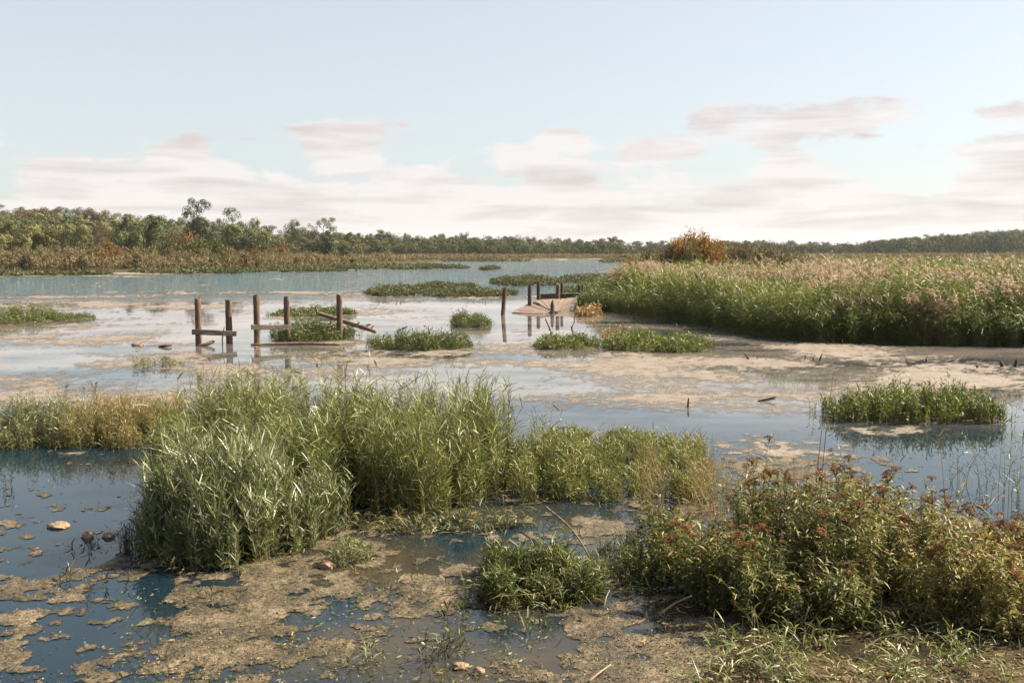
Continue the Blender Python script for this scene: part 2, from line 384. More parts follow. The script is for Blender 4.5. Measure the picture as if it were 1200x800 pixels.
def scum_mat():
    m, n, l, out = mat('thin_scum')
    at = n.new('ShaderNodeAttribute'); at.attribute_name = 'tint'     # how thick the mat is
    ge = n.new('ShaderNodeNewGeometry')
    n1 = n.new('ShaderNodeTexNoise'); n1.inputs['Scale'].default_value = 2.2; n1.inputs['Detail'].default_value = 9; n1.inputs['Roughness'].default_value = .7
    n2 = n.new('ShaderNodeTexNoise'); n2.inputs['Scale'].default_value = 22; n2.inputs['Detail'].default_value = 6; n2.inputs['Roughness'].default_value = .7
    for q in (n1, n2): l.new(ge.outputs['Position'], q.inputs['Vector'])
    av = n.new('ShaderNodeMath'); av.operation = 'MULTIPLY_ADD'; av.inputs[1].default_value = .55
    l.new(n1.outputs['Fac'], av.inputs[0])
    a2 = n.new('ShaderNodeMath'); a2.operation = 'MULTIPLY'; a2.inputs[1].default_value = .45
    l.new(n2.outputs['Fac'], a2.inputs[0]); l.new(a2.outputs[0], av.inputs[2])
    rp = ramp(n, [(.38, (.095, .073, .050)), (.47, (.165, .130, .096)), (.54, (.225, .180, .14)), (.62, (.28, .23, .185))])
    l.new(av.outputs[0], rp.inputs[0])
    tk = n.new('ShaderNodeMath'); tk.operation = 'MULTIPLY_ADD'; tk.inputs[1].default_value = .9; tk.inputs[2].default_value = -.45
    l.new(n2.outputs['Fac'], tk.inputs[0])
    tk2 = n.new('ShaderNodeMath'); tk2.operation = 'ADD'; l.new(tk.outputs[0], tk2.inputs[0]); l.new(at.outputs['Fac'], tk2.inputs[1])
    tm_ = n.new('ShaderNodeMapRange'); tm_.interpolation_type = 'SMOOTHSTEP'; tm_.inputs['From Min'].default_value = .0; tm_.inputs['From Max'].default_value = .34
    l.new(tk2.outputs[0], tm_.inputs['Value'])
    cx = n.new('ShaderNodeMix'); cx.data_type = 'RGBA'; l.new(tm_.outputs[0], cx.inputs[0]); cx.inputs[6].default_value = (.12, .094, .066, 1); l.new(rp.outputs[0], cx.inputs[7])
    rp = cx
    p = n.new('ShaderNodeBsdfPrincipled'); p.inputs['Roughness'].default_value = .6; p.inputs['Specular IOR Level'].default_value = .5
    b = n.new('ShaderNodeBump'); b.inputs['Strength'].default_value = 1.0; b.inputs['Distance'].default_value = .04
    l.new(n2.outputs['Fac'], b.inputs['Height'])
    l.new(rp.outputs[2], p.inputs['Base Color']); l.new(b.outputs[0], p.inputs['Normal'])
    # broken, half sunken margins: thin algae lets the water show between its flecks
    n3 = n.new('ShaderNodeTexNoise'); n3.inputs['Scale'].default_value = 14; n3.inputs['Detail'].default_value = 8; n3.inputs['Roughness'].default_value = .75
    l.new(ge.outputs['Position'], n3.inputs['Vector'])
    ad = n.new('ShaderNodeMath'); ad.operation = 'ADD'
    l.new(at.outputs['Fac'], ad.inputs[0]); l.new(n3.outputs['Fac'], ad.inputs[1])
    mr = n.new('ShaderNodeMapRange'); mr.interpolation_type = 'SMOOTHSTEP'
    mr.inputs['From Min'].default_value = .34; mr.inputs['From Max'].default_value = .98
    l.new(ad.outputs[0], mr.inputs['Value'])
    tr = n.new('ShaderNodeBsdfTransparent')
    mx = n.new('ShaderNodeMixShader'); l.new(mr.outputs[0], mx.inputs[0]); l.new(tr.outputs[0], mx.inputs[1]); l.new(p.outputs[0], mx.inputs[2])
    l.new(mx.outputs[0], out.inputs[0])
    return m

M['ground'] = ground_mat(); M['water'] = water_mat(); M['algae'] = algae_mat(); M['scum'] = scum_mat()

# ------------------------------------------------------------------ setting: terrain, water
SH_A = [-900, -400, 0, 130, 290, 400, 480, 560, 640, 700, 745, 790, 2000]
SH_Y = [330, 322, 319.5, 318.5, 317, 311, 308, 305.2, 303.6, 303.4, 304, 304.5, 304.5]
RB_A = [640, 690, 720, 760, 800, 840, 900, 960, 1080, 1200, 1500, 2000]
RB_Y = [362, 363.5, 366, 371, 377.5, 386, 397, 402, 405, 408, 414, 420]
AL_D = [0, 46, 52, 62, 92, 250, 300, 420, 2000]
AL_A = [690, 690, 702, 722, 744, 752, 742, 690, 690]

def shore_dist(a): return CAMH * F / (np.interp(a, SH_A, SH_Y) - 292.0)
def reed_front(a): return CAMH * F / (np.interp(a, RB_A, RB_Y) - 292.0)

def terrain_z(x, y):
    x, y = np.asarray(x, float), np.asarray(y, float)
    ys = np.maximum(y, .5)
    a = 600 + F * x / (ys * CT + CAMH * ST)
    wob = (fbm(x, y, .06, 3, 5) - .5)
    s = shore_dist(a)
    bank = sstep(-.02, .05, (ys - s) / s + .05 * wob)
    z = -.7 + bank * 1.1
    rf = reed_front(a)
    reed = sstep(-.01, .06, (ys - rf) / rf) * sstep(-10, 12, a - np.interp(ys, AL_D, AL_A) + 14 * wob)
    z = np.maximum(z, -.7 + .74 * reed)
    # wooded rises
    z = z + 8.0 * sstep(205, 345, ys) * sstep(430, -60, a) * (ys < 2500)
    z = z + 2.5 * sstep(470, 700, ys) * sstep(985, 1190, a)
    # muddy near bank, lower right, and the bank the camera stands on
    near = sstep(.0, .55, (x - 1.25) * .9 + (7.3 - y) * .62 + 1.1 * wob) * sstep(11.5, 9.6, y - .1 * x)
    bump = (fbm(x, y, 1.4, 4, 9) - .5) * .10
    z = np.maximum(z, -.7 + near * (.755 + bump))
    z = np.where(y < 4.0, np.maximum(z, -.7 + sstep(4.2, 2.0, y) * 1.5), z)
    return z

def polar_sheet(name, angs, rads, zf, m):
    A, Rr = np.meshgrid(angs, rads, indexing='ij')
    x, y = np.sin(A) * Rr, np.cos(A) * Rr
    z = zf(x, y)
    na, nr = A.shape
    V = np.stack([x, y, z], -1).reshape(-1, 3)
    idx = np.arange(na * nr).reshape(na, nr)
    nx = np.roll(idx, -1, 0)
    Q = np.stack([idx[:, :-1], idx[:, 1:], nx[:, 1:], nx[:, :-1]], -1).reshape(-1, 4)
    return Acc().add((V, Q, np.full(len(V), .5))).build(name, [m], smooth=True)

fine = np.radians(np.arange(-40, 40.01, .2)); coarse = np.radians(np.arange(43, 319, 3.0))
o = polar_sheet('ground', np.concatenate([fine, coarse]), np.concatenate([np.linspace(.4, 14, 130), np.geomspace(14.2, 3500, 230)]), terrain_z, M['ground'])
tag(o, kind='structure')
o = polar_sheet('water', np.radians(np.arange(0, 360, 5.0)), np.geomspace(2.0, 700, 40), lambda x, y: np.zeros_like(x), M['water'])
tag(o, kind='structure')

# ------------------------------------------------------------------ floating algae
BLOBS = [  # px, py, rx, ry, amount
 (330, 345, 170, 3, .35), (120, 352, 190, 4, .35), (560, 350, 150, 4, .3), (200, 361, 190, 5, .40), (420, 357, 120, 7, .45), (470, 366, 60, 5, .3),
 (80, 398, 120, 6, .15), (190, 420, 160, 6, .20), (250, 436, 190, 10, .38), (60, 448, 150, 13, .42), (120, 462, 160, 8, .42), (420, 425, 130, 6, .38),
 (490, 413, 80, 4, .5), (720, 415, 130, 4, .3), (640, 430, 120, 8, .18), (740, 447, 150, 16, .30), (880, 440, 140, 18, .42), (870, 396, 70, 5, .5), (800, 384, 60, 4, .45),
 (1010, 428, 240, 22, .62), (1150, 428, 160, 18, .66), (1080, 448, 260, 20, .58), (900, 408, 120, 9, .6), (960, 480, 60, 9, .35), (1040, 503, 120, 6, .55), (960, 540, 120, 30, .35),
 (760, 475, 120, 14, .45), (870, 470, 120, 16, .5), (690, 490, 60, 10, .2), (1180, 470, 60, 20, .3), (860, 510, 120, 24, .3),
 (660, 301.5, 90, 3.4, .65), (500, 313, 60, 1.6, .4), (60, 322.5, 120, 2, .55), (180, 320, 90, 1.6, .5), (330, 313, 80, 2.0, .2),
 (370, 401, 60, 3, .4), (90, 531, 60, 4, .55), (140, 545, 50, 6, .4), (30, 380, 80, 3, .35),
 # near mats
 (40, 770, 95, 42, .62), (15, 690, 60, 18, .40), (118, 733, 24, 8, .62), (145, 750, 26, 9, .5), (70, 720, 60, 12, .25), (60, 668, 60, 12, .16), (40, 612, 70, 8, .12),
 (290, 720, 130, 40, .66), (200, 770, 130, 36, .62), (400, 745, 140, 48, .62), (520, 760, 90, 40, .45), (300, 770, 160, 40, .5), (300, 672, 90, 10, .4), (480, 665, 90, 24, .52), (440, 625, 60, 22, .5), (530, 705, 70, 20, .45),
 (640, 770, 120, 26, .46), (730, 735, 100, 28, .6), (800, 775, 150, 32, .66), (650, 790, 120, 20, .5), (600, 610, 110, 24, .26), (470, 790, 90, 16, .2), (330, 790, 140, 16, .4), (560, 760, 60, 12, .28),
 (680, 600, 90, 14, .22), (700, 690, 50, 14, .3), (80, 565, 60, 5, .10), (95, 580, 45, 3, .16),
]
HOLES = [(640, 385, 60, 14, .5), (1130, 525, 70, 22, .7), (1120, 560, 110, 30, .5), (150, 640, 60, 40, .5), (40, 560, 130, 30, .25), (190, 560, 60, 40, .3), (300, 795, 30, 7, .3),
         (560, 655, 40, 14, .3), (540, 395, 60, 8, .3), (905, 398, 60, 6, .5), (760, 375, 60, 5, .5), (300, 418, 60, 7, .25), (740, 640, 40, 25, .35), (830, 500, 60, 10, .2), (600, 770, 35, 12, .35)]
def algae_thick(PX, PY, x, y):
    cov = np.zeros_like(x)
    for cx, cy, rx, ry, a in BLOBS:
        cov = np.maximum(cov, a * np.exp(-((PX - cx) / rx) ** 2 - ((PY - cy) / ry) ** 2) * 1.15)
    for cx, cy, rx, ry, a in HOLES:
        cov -= a * np.exp(-((PX - cx) / rx) ** 2 - ((PY - cy) / ry) ** 2)
    nearw = sstep(470, 600, PY)
    nf = fbm(x, y, .30, 6, 21, .6); nn = fbm(x, y, .9, 6, 33, .62)
    nz = nf * (1 - nearw) + nn * nearw
    # soft contrast: noise about .5 with sigma .1
    sharp = fbm(x, y, 5.5, 4, 71, .65)
    c = .74 * cov + (nz - .5) * (2.5 + .6 * nearw) + (sharp - .5) * (1.1 + 1.9 * nearw) + nearw * 1.5 * (fbm(x, y, 2.6, 3, 91) - .5)
    thick = c - .33 - .085 * nearw - .16 * sstep(.12, .0, cov)
    return thick, nearw
def algae():
    rows = np.concatenate([np.arange(298, 330, .7), np.arange(330, 420, 1.0), np.arange(420, 540, 1.5), np.arange(540, 860, 2.0)])
    cols = np.arange(-260, 1460, 2.4)
    PX, PY = np.meshgrid(cols, rows, indexing='xy')
    dx, u = (PX - 600) / F, (400 - PY) / F
    dz = -ST + u * CT; t = -CAMH / dz
    x, y = dx * t, (CT + u * ST) * t
    thick, nearw = algae_thick(PX, PY, x, y)
    zz = .004 + .016 * np.clip(thick, 0, 1) * (.4 + .6 * nearw) + .010 * nearw * (fbm(x, y, 9, 3, 3) - .4) * np.clip(thick * 4, 0, 1)
    keep = (thick > -.24)
    kq = keep[:-1, :-1] | keep[1:, :-1] | keep[:-1, 1:] | keep[1:, 1:]
    idx = np.arange(x.size).reshape(x.shape)
    Q = np.stack([idx[1:, :-1], idx[1:, 1:], idx[:-1, 1:], idx[:-1, :-1]], -1)[kq]
    used = np.unique(Q); remap = np.full(x.size, -1); remap[used] = np.arange(len(used))
    V = np.stack([x, y, np.maximum(zz, .004)], -1).reshape(-1, 3)[used]
    T = np.clip(thick * 1.0 + .10, -.3, 1).reshape(-1)[used]
    Qn = remap[Q]; near = V[Qn[:, 0], 1] < 14.2
    for nm, sel, mm, lb in (('algae', near, 'algae', 'tan mats of algae floating on the dark water in the foreground'), ('scum', ~near, 'scum', 'thin pale film of scum lying on the still lake')):
        us = np.unique(Qn[sel]); r2 = np.full(len(V), -1); r2[us] = np.arange(len(us))
        o = Acc().add((V[us], r2[Qn[sel]], T[us])).build(nm, [M[mm]], smooth=True)
        tag(o, lb, nm, kind='stuff')
algae()

# ------------------------------------------------------------------ plants
def plant_parts(rng, pts, h, m=10, L=.15, W=.012, t0=.15, el=(15, 65), droop=.35, lean=.15, wind=(0, 0), sr=.004, segs=3,
                Lvar=.3, tint=(.5, .2), toplen=1.0, K=5, stemt=.5, zbase=-.04, tip_tint=0.0):
    N = len(pts); h = np.broadcast_to(h, N).astype(float)
    az = rng.uniform(0, 2 * math.pi, N); ln = np.abs(rng.normal(0, lean, N))
    lv = np.stack([np.cos(az) * ln + wind[0], np.sin(az) * ln + wind[1]], -1)
    base = np.column_stack([pts[:, 0], pts[:, 1], (pts[:, 2] if pts.shape[1] > 2 else np.zeros(N)) + zbase])
    def C(t):                       # t (N,k) -> (N,k,3)
        off = (t ** 1.8) * h[:, None]
        zz = t * h[:, None] * (1 - .18 * np.minimum(1, np.hypot(lv[:, 0], lv[:, 1]))[:, None] * t)
        return np.stack([base[:, 0:1] + lv[:, 0:1] * off, base[:, 1:2] + lv[:, 1:2] * off, base[:, 2:3] + zz], -1)
    ts = np.broadcast_to(np.linspace(0, 1, K), (N, K))
    P = C(ts)
    rad = sr * (1.15 - .85 * ts)
    stems = tubes(P, rad, np.clip(rng.normal(stemt, .25, N), 0, 1))
    tl = t0 + (1 - t0) * (np.arange(m)[None] + rng.uniform(0, 1, (N, m))) / m
    B = C(tl).reshape(-1, 3)
    phi = (rng.uniform(0, 6.28, N)[:, None] + np.arange(m)[None] * 2.4 + rng.normal(0, .5, (N, m))).reshape(-1)
    e = np.radians(rng.uniform(el[0], el[1], N * m))
    d = np.stack([np.cos(phi) * np.cos(e) + wind[0] * 1.2, np.sin(phi) * np.cos(e) + wind[1] * 1.2, np.sin(e)], -1)
    tf = tl.reshape(-1)
    LL = L * (1 + rng.normal(0, Lvar, N * m)).clip(.4, 1.8) * (1 - .35 * np.abs(tf - .6)) * toplen
    hs = np.repeat((h / np.mean(h)).clip(.5, 1.3), m)
    T = np.clip(rng.normal(tint[0], tint[1], N * m) + np.repeat(rng.normal(0, .08, N), m) + tip_tint * (tf - .5), 0, 1)
    lv_ = leaves(B, d, LL * hs, W * (1 + rng.normal(0, .25, N * m)).clip(.4, 1.8), droop * rng.uniform(.3, 1.6, N * m), T, rng, segs)
    return stems, lv_, C

def in_patch(rng, n, rx, ry, edge=.35, seed=1):
    """points in an uneven roundish patch; r = 0 middle .. 1 edge"""
    out = np.zeros((0, 3))
    while len(out) < n:
        u = rng.uniform(-1.1, 1.1, (n, 2))
        th = np.arctan2(u[:, 1], u[:, 0])
        lim = 1 + edge * (fbm(np.cos(th) * 1.5 + seed * 3.1, np.sin(th) * 1.5, 1.2, 3, seed) - .5) * 2 * .8
        r = (np.abs(u[:, 0]) ** 2.4 + np.abs(u[:, 1]) ** 2.4) ** (1 / 2.4) / lim
        k = r < 1
        g = np.where(rng.uniform(0, 1, len(u)) < .07, rng.uniform(1.0, 1.32, len(u)), 1.0); u = u * g[:, None]; r = np.where(g > 1, np.maximum(r, .95), r)
        out = np.concatenate([out, np.column_stack([u[k, 0] * rx, u[k, 1] * ry, r[k]])])
    return out[:n]

def tussocks(rng, pt, per, pull, rx, ry):
    """draw the points together into tufts; returns points and a height factor"""
    n = len(pt); k = max(3, n // per); c = pt[rng.choice(n, k, replace=False)]
    d2 = ((pt[:, None, :2] - c[None, :, :2]) ** 2).sum(-1)
    j = d2.argmin(1); hc = rng.uniform(.68, 1.12, k)
    q = pt.copy(); q[:, :2] += (c[j, :2] - pt[:, :2]) * pull
    sg = math.sqrt(4 * rx * ry / k) * .5
    return q, hc[j] * (.72 + .36 * np.exp(-d2[np.arange(n), j] / sg ** 2))

def mud_base(rx, ry, parent, seed, top=.05, m=None):
    A = np.linspace(0, 2 * math.pi, 41)[:-1]
    lim = 1 + .25 * (fbm(np.cos(A) * 1.5 + seed * 3.1, np.sin(A) * 1.5, 1.2, 3, seed) - .5) * 2
    sx = np.sign(np.cos(A)) * np.abs(np.cos(A)) ** .8; sy = np.sign(np.sin(A)) * np.abs(np.sin(A)) ** .8
    rs = [1.0, .9, .7, .4, .02]; zs = [-.15, .006, top * .6, top, top]
    V = np.concatenate([np.column_stack([sx * lim * rx * r, sy * lim * ry * r, z + (fbm(sx * rx * r * 3, sy * ry * r * 3, 1, 3, seed) - .5) * .03 * (z > 0)]) for r, z in zip(rs, zs)])
    idx = np.arange(200).reshape(5, 40); nx = np.roll(idx, -1, 1)
    Q = np.stack([idx[:-1], nx[:-1], nx[1:], idx[1:]], -1).reshape(-1, 4)
    return Acc().add((V, Q, np.full(200, .5))).build('mud_base', [m or M['mud']], parent, smooth=True)

def island(name, x0, x1, yf, yb, top, label, group, seed, gm='grass', dens=70, m=9, L=.13, W=.02, cat='marsh grass', tint=(.45, .2),
           lean=.2, el=(15, 70), droop=.35, wind=(-.05, 0), sm='reedstem', base=True, taper=.45, hvar=.22, edge=.35, jut=0, segs=2, droop2=None):
    """a clump of water plants: front edge row yf, back edge row yb, highest leaf at row top"""
    rng = np.random.default_rng(seed)
    xa, yA = G(x0, yf); xb, _ = G(x1, yf); _, yB = G(600, yb)
    cx, cy = (X(x0, (yA + yB) / 2) + X(x1, (yA + yB) / 2)) / 2, (yA + yB) / 2
    rx, ry = (xb - xa) / 2, (yB - yA) / 2
    h = ground_z(top, cy)
    n = int(dens * 4 * rx * ry * 1.15)
    pt = in_patch(rng, n, rx, ry, edge, seed)
    pt, tu = tussocks(rng, pt, 30, .2, rx, ry)
    hf = fbm(pt[:, 0] + seed, pt[:, 1], 1.3 / max(.6, h), 3, seed)
    hh = h * tu * (1 - taper * pt[:, 2] ** 3) * (.66 + .55 * hf) * (1 + rng.normal(0, hvar, n)).clip(.45, 1.35)
    ro = empty(name, (cx, cy, 0), label, cat, group)
    st, lf, C = plant_parts(rng, pt[:, :2], hh, m, L, W, .12, el, droop, lean, wind, max(.003, L * .02), segs, tint=tint, K=4)
    Acc().add(lf).build('leaves', [M[gm]], ro)
    Acc().add(st).build('stems', [M[sm]], ro)['kind'] = 'stuff'
    if base: mud_base(rx * 1.03, ry * 1.05, ro, seed)
    return ro

GI = 'grassy islands standing in the lake'
island('grass_island', -40, 72, 382, 371, 359, 'dark green grass island at the left edge of the lake, larger of two joined ones', GI, 11, dens=60)
island('grass_island', 52, 106, 376, 371, 366, 'low grass spit trailing right from the island at the left edge', GI, 12, dens=70, L=.1)
island('grass_island', 322, 419, 401.5, 392, 372, 'dense rounded dark green grass island around the post feet beside the driftwood log', GI, 13, dens=110, tint=(.4, .22), L=.15)
island('grass_island', 316, 420, 371, 364, 359, 'low grass island behind the row of posts, behind the driftwood log', GI, 14, dens=45, L=.15, W=.03)
island('grass_island', 433, 556, 411, 402, 385, 'low wide green grass island right of the driftwood log, in open water', GI, 15, dens=110)
island('grass_island', 526, 578, 384.5, 377, 365, 'small round dark grass island left of the leaning dock post', GI, 16, dens=110, tint=(.35, .2))
island('grass_island', 620, 702, 410, 401, 389, 'small pale green grass island in front of the broken dock, left of its longer twin', GI, 17, dens=110, gm='brightgrass', tint=(.35, .2))
island('grass_island', 698, 840, 413.5, 402, 387, 'long pale green grass island in front of the broken dock and the reed bed', GI, 18, dens=110, gm='brightgrass', tint=(.4, .2))
island('grass_island', 424, 506, 347.5, 340, 334, 'flat grass island in mid lake, left end of the strip beyond the leaning post', GI, 19, dens=22, gm='shoregrass', tint=(.4, .2), L=.2, W=.05)
island('grass_island', 478, 562, 340, 335, 331, 'thin grass strip farthest back in mid lake behind the flat grass islands', GI, 20, dens=16, gm='shoregrass', tint=(.4, .2), L=.22, W=.06)
island('grass_island', 488, 616, 348.5, 342, 338, 'long flat grass island in mid lake just left of the leaning dock post', GI, 21, dens=22, gm='shoregrass', tint=(.4, .2), L=.2, W=.05)
island('grass_island', 574, 665, 335, 328, 323.5, 'thin grass strip behind the broken dock, its left half', GI, 22, dens=14, gm='shoregrass', tint=(.4, .2), L=.25, W=.06)
island('grass_island', 655, 745, 333, 326, 322, 'thin grass strip behind the broken dock reaching to the reed bed', GI, 23, dens=14, gm='shoregrass', tint=(.4, .2), L=.25, W=.06)
island('grass_island', 658, 735, 345, 339, 332, 'green grass patch against the back of the dock platform', GI, 24, dens=30, L=.2, W=.04)
island('grass_island', 672, 716, 365, 354, 345, 'grass fringe between the dock platform and the reed bed', GI, 25, dens=70, L=.2, W=.03, gm='brightgrass', tint=(.3, .2))
for i, (x0, x1, yf, yb, tp, lb) in enumerate([
   (-60, 60, 323.8, 321.2, 317.5, 'green grass strip on the far left shore, at the left edge of the photo'),
   (20, 130, 323, 320.8, 317.5, 'dark green grass strip along the far left shore under the brown thicket'),
   (150, 178, 319.3, 318, 315, 'small grass tuft between the two long strips of the far left shore'),
   (168, 300, 321, 318, 314.5, 'long green grass strip off the far left shore below the orange shrubs'),
   (280, 410, 319, 316.2, 312.5, 'green grass strip off the far left shore below the broad green tree'),
   (330, 480, 314, 312.2, 309, 'thin grass strip at the mouth of the far inlet'),
   (400, 552, 315.5, 312.8, 309.5, 'flat grass strip reaching farthest right from the far left shore'),
   (558, 588, 316.5, 314.8, 312, 'tiny grass islet alone right of the far grass strips'),
   (500, 620, 306.6, 305.8, 303.2, 'thin grass line under the middle of the far treeline'),
   (700, 765, 308.5, 306, 302, 'grass strip at the far right end of the open water')]):
    island('grass_island', x0, x1, yf, yb, tp, lb, 'grass strips along the far shore', 40 + i, dens=3.2 if yf > 312 else 1.6, m=7, L=.5, W=.14, base=True, gm='shoregrass')
# near islands
island('grass_island', 964, 1176, 498, 478, 449, 'bright yellow green grass island in the scummy water in front of the reed bed', GI, 30, gm='brightgrass', dens=240, m=12, L=.095, W=.016, tint=(.42, .24), segs=3, el=(25, 80), taper=.3)
island('water_plant', 160, 216, 433, 424, 412, 'sparse thin sprouts rising from the water in front of the paired posts', None, 31, dens=42, m=6, L=.12, W=.014, base=False, cat='water plant', lean=.1)

# ------------------------------------------------------------------ foreground clumps
def clump(name, x0, x1, yf, yb, top, label, seed, gm, n, m, L, W, group='reed clumps in the foreground', cat='reeds', **k):
    rng = np.random.default_rng(seed)
    xa, yA = G(x0, yf); xb, _ = G(x1, yf); _, yB = G(600, yb)
    cy = (yA + yB) / 2
    cx = (X(x0, cy) + X(x1, cy)) / 2; rx = (X(x1, cy) - X(x0, cy)) / 2; ry = (yB - yA) / 2
    h = ground_z(top, cy + ry * .2); n = int(n * 1.15)
    pt = in_patch(rng, n, rx, ry, k.get('edge', .4), seed)
    pt, tu = tussocks(rng, pt, k.get('per', 40), k.get('pull', .35), rx, ry)
    hf = fbm(pt[:, 0] * 1.3 + seed, pt[:, 1] * 1.3, 1.0, 3, seed)
    hh = h * tu * (1 - k.get('taper', .3) * pt[:, 2] ** 3) * (.56 + .78 * hf) * (1 + rng.normal(0, k.get('hvar', .2), n)).clip(.4, 1.35)
    ro = empty(name, (cx, cy, 0), label, cat, group)
    st, lf, C = plant_parts(rng, pt[:, :2], hh, int(m * 1.35), L * .88, W * .62, k.get('t0', .12), k.get('el', (20, 72)), k.get('droop', .3), k.get('lean', .17),
                            k.get('wind', (-.06, .0)), k.get('sr', .0045), 3, tint=k.get('tint', (.5, .22)), tip_tint=k.get('tip', .15), K=5)
    Acc().add(lf).build('leaves', [M[gm]], ro)
    Acc().add(st).build('stems', [M[k.get('sm', 'reedstem')]], ro)['kind'] = 'stuff'
    # browned leaf litter about the feet
    q = in_patch(rng, max(20, int(n * k.get('litter', .5))), rx * 1.05, ry * 1.05, .4, seed)
    s2, l2, _ = plant_parts(rng, q[:, :2], rng.uniform(.06, .28, len(q)), 5, .12, .010, .0, (-5, 70), .5, .6, (0, 0), .003, 2, tint=(.3, .25), K=3)
    Acc().add(l2).build('litter', [M[k.get('lm', 'yellowgrass')]], ro)['kind'] = 'stuff'
    return ro

clump('reed_clump', 172, 392, 672, 600, 512, 'silvery green leafy reed clump leaning over open water, lowest and nearest of the big stand', 101, 'silver', 900, 20, .215, .0165, tint=(.44, .26), wind=(-.07, -.02), el=(30, 82), droop=.18, edge=.55)
clump('reed_clump', 190, 330, 590, 520, 452, 'tall green reed clump behind the silvery one, left end of the big stand', 102, 'reed', 620, 20, .20, .014, tint=(.5, .24))
clump('reed_clump', 310, 470, 606, 530, 446, 'tallest dense green reed clump in the middle of the big stand', 103, 'reed', 900, 20, .205, .015, tint=(.5, .24))
clump('reed_clump', 440, 592, 604, 535, 452, 'tall bright green reed clump at the right end of the big stand', 104, 'reed', 780, 20, .205, .015, tint=(.52, .26), wind=(.02, 0), el=(22, 80), droop=.22, edge=.6)
clump('reed_clump', 205, 560, 528, 505, 440, 'pale back row of reeds behind the big stand against the water', 105, 'reed', 760, 15, .17, .013, tint=(.62, .2), hvar=.2)
clump('grass_clump', -40, 110, 529, 498, 470, 'blue green grass band growing left of the big reed stand at the photo edge', 106, 'silver', 1500, 9, .10, .012, group='low grass clumps', cat='grass', tint=(.35, .22), lm='yellowgrass')
clump('grass_clump', 70, 215, 527, 494, 459, 'yellowing grass clump tucked against the left side of the big reed stand', 107, 'yellowgrass', 1500, 10, .10, .012, group='low grass clumps', cat='grass', tint=(.5, .28), tip=.5)
clump('grass_clump', 575, 715, 588, 540, 505, 'fresh green grass clump right against the big reed stand', 108, 'brightgrass', 750, 12, .12, .014, group='low grass clumps', cat='grass', tint=(.5, .22), edge=.9, hvar=.3)
clump('grass_clump', 690, 850, 590, 520, 512, 'green grass clump with yellow tips behind the dry stalks and rust headed bushes', 109, 'brightgrass', 800, 12, .11, .013, group='low grass clumps', cat='grass', tint=(.46, .24), tip=.3, edge=.9, hvar=.3)
clump('grass_clump', 640, 800, 530, 510, 500, 'low sunlit grass fringe at the back of the right grass clumps', 110, 'brightgrass', 420, 10, .10, .012, group='low grass clumps', cat='grass', tint=(.5, .22))
clump('grass_clump', 556, 705, 716, 668, 632, 'dark green knee high tuft alone in the shallow water at bottom centre', 111, 'grass', 620, 13, .105, .015, group='low grass clumps', cat='grass', tint=(.45, .25), wind=(.05, 0))
clump('grass_clump', 690, 790, 700, 640, 630, 'thin weedy grass between the dark tuft and the rust headed bushes', 112, 'grass', 170, 9, .09, .011, group='low grass clumps', cat='grass', tint=(.45, .25))
clump('grass_clump', 400, 610, 625, 606, 598, 'ragged low weeds along the right foot of the big reed stand', 113, 'wetweed', 420, 8, .09, .012, group='low grass clumps', cat='grass', tint=(.65, .25))
clump('water_plant', 140, 215, 650, 600, 580, 'thin dark half drowned stalks left of the silvery reed clump', 114, 'wetweed', 110, 7, .10, .010, group=None, cat='water plant', tint=(.5, .25), litter=.3)
clump('water_plant', 380, 440, 668, 640, 622, 'wispy pale weeds in the scum right of the silvery reed clump', 115, 'silver', 60, 8, .08, .010, group=None, cat='water plant', tint=(.4, .25))

# tall single reed stems that stand clear of the stand
def single_stems(spots, label, group, gm, seed, m=9, L=.18, W=.015, sm='reedstem', cat='reed stem', name='tall_reed', t0=.3, sr=.0045, lean=.12, el=(20, 60)):
    for i, (bx, by, tx, ty) in enumerate(spots):
        rng = np.random.default_rng(seed + i)
        x, y = G(bx, by); h = ground_z(ty, y); lx = (X(tx, y, h) - x) / h
        ro = empty(name, (x, y, 0), label if isinstance(label, str) else label[i], cat, group)
        st, lf, C = plant_parts(rng, np.zeros((1, 2)), np.array([h]), m, L, W, t0, el, .25, .02, (lx, 0), sr, 3, tint=(.55, .2), K=8)
        Acc().add(st).build('stem', [M[sm]], ro)
        if m > 1: Acc().add(lf).build('leaves', [M[gm]], ro)
single_stems([(228, 548, 222, 415), (268, 552, 275, 432), (305, 548, 297, 418), (340, 552, 345, 430), (380, 552, 372, 410), (412, 556, 420, 436), (438, 552, 440, 424), (465, 556, 470, 440), (492, 560, 488, 432), (530, 562, 535, 446), (535, 565, 552, 424), (215, 545, 205, 428), (240, 545, 238, 420), (262, 545, 247, 405), (325, 545, 318, 412), (398, 550, 402, 418), (420, 548, 432, 412), (480, 560, 478, 428), (520, 560, 500, 440), (548, 570, 570, 436), (565, 570, 590, 455), (505, 555, 512, 425), (290, 545, 282, 430), (360, 545, 352, 425), (450, 550, 452, 435)],
  'thin leafy reed stem rising above the top of the big reed stand', 'reed stems above the stand', 'reed', 300)
single_stems([(640, 560, 648, 462), (668, 560, 655, 470), (612, 570, 600, 470)], 'leafy stem above the fresh green grass clump', 'leafy stems above the grass', 'silver', 330)
single_stems([(1170, 575, 1176, 450), (1182, 580, 1188, 470), (1193, 590, 1205, 468)], 'feathery green reed beside the bright island at the right edge', 'reeds at the right edge', 'reed', 340, m=16, L=.16)
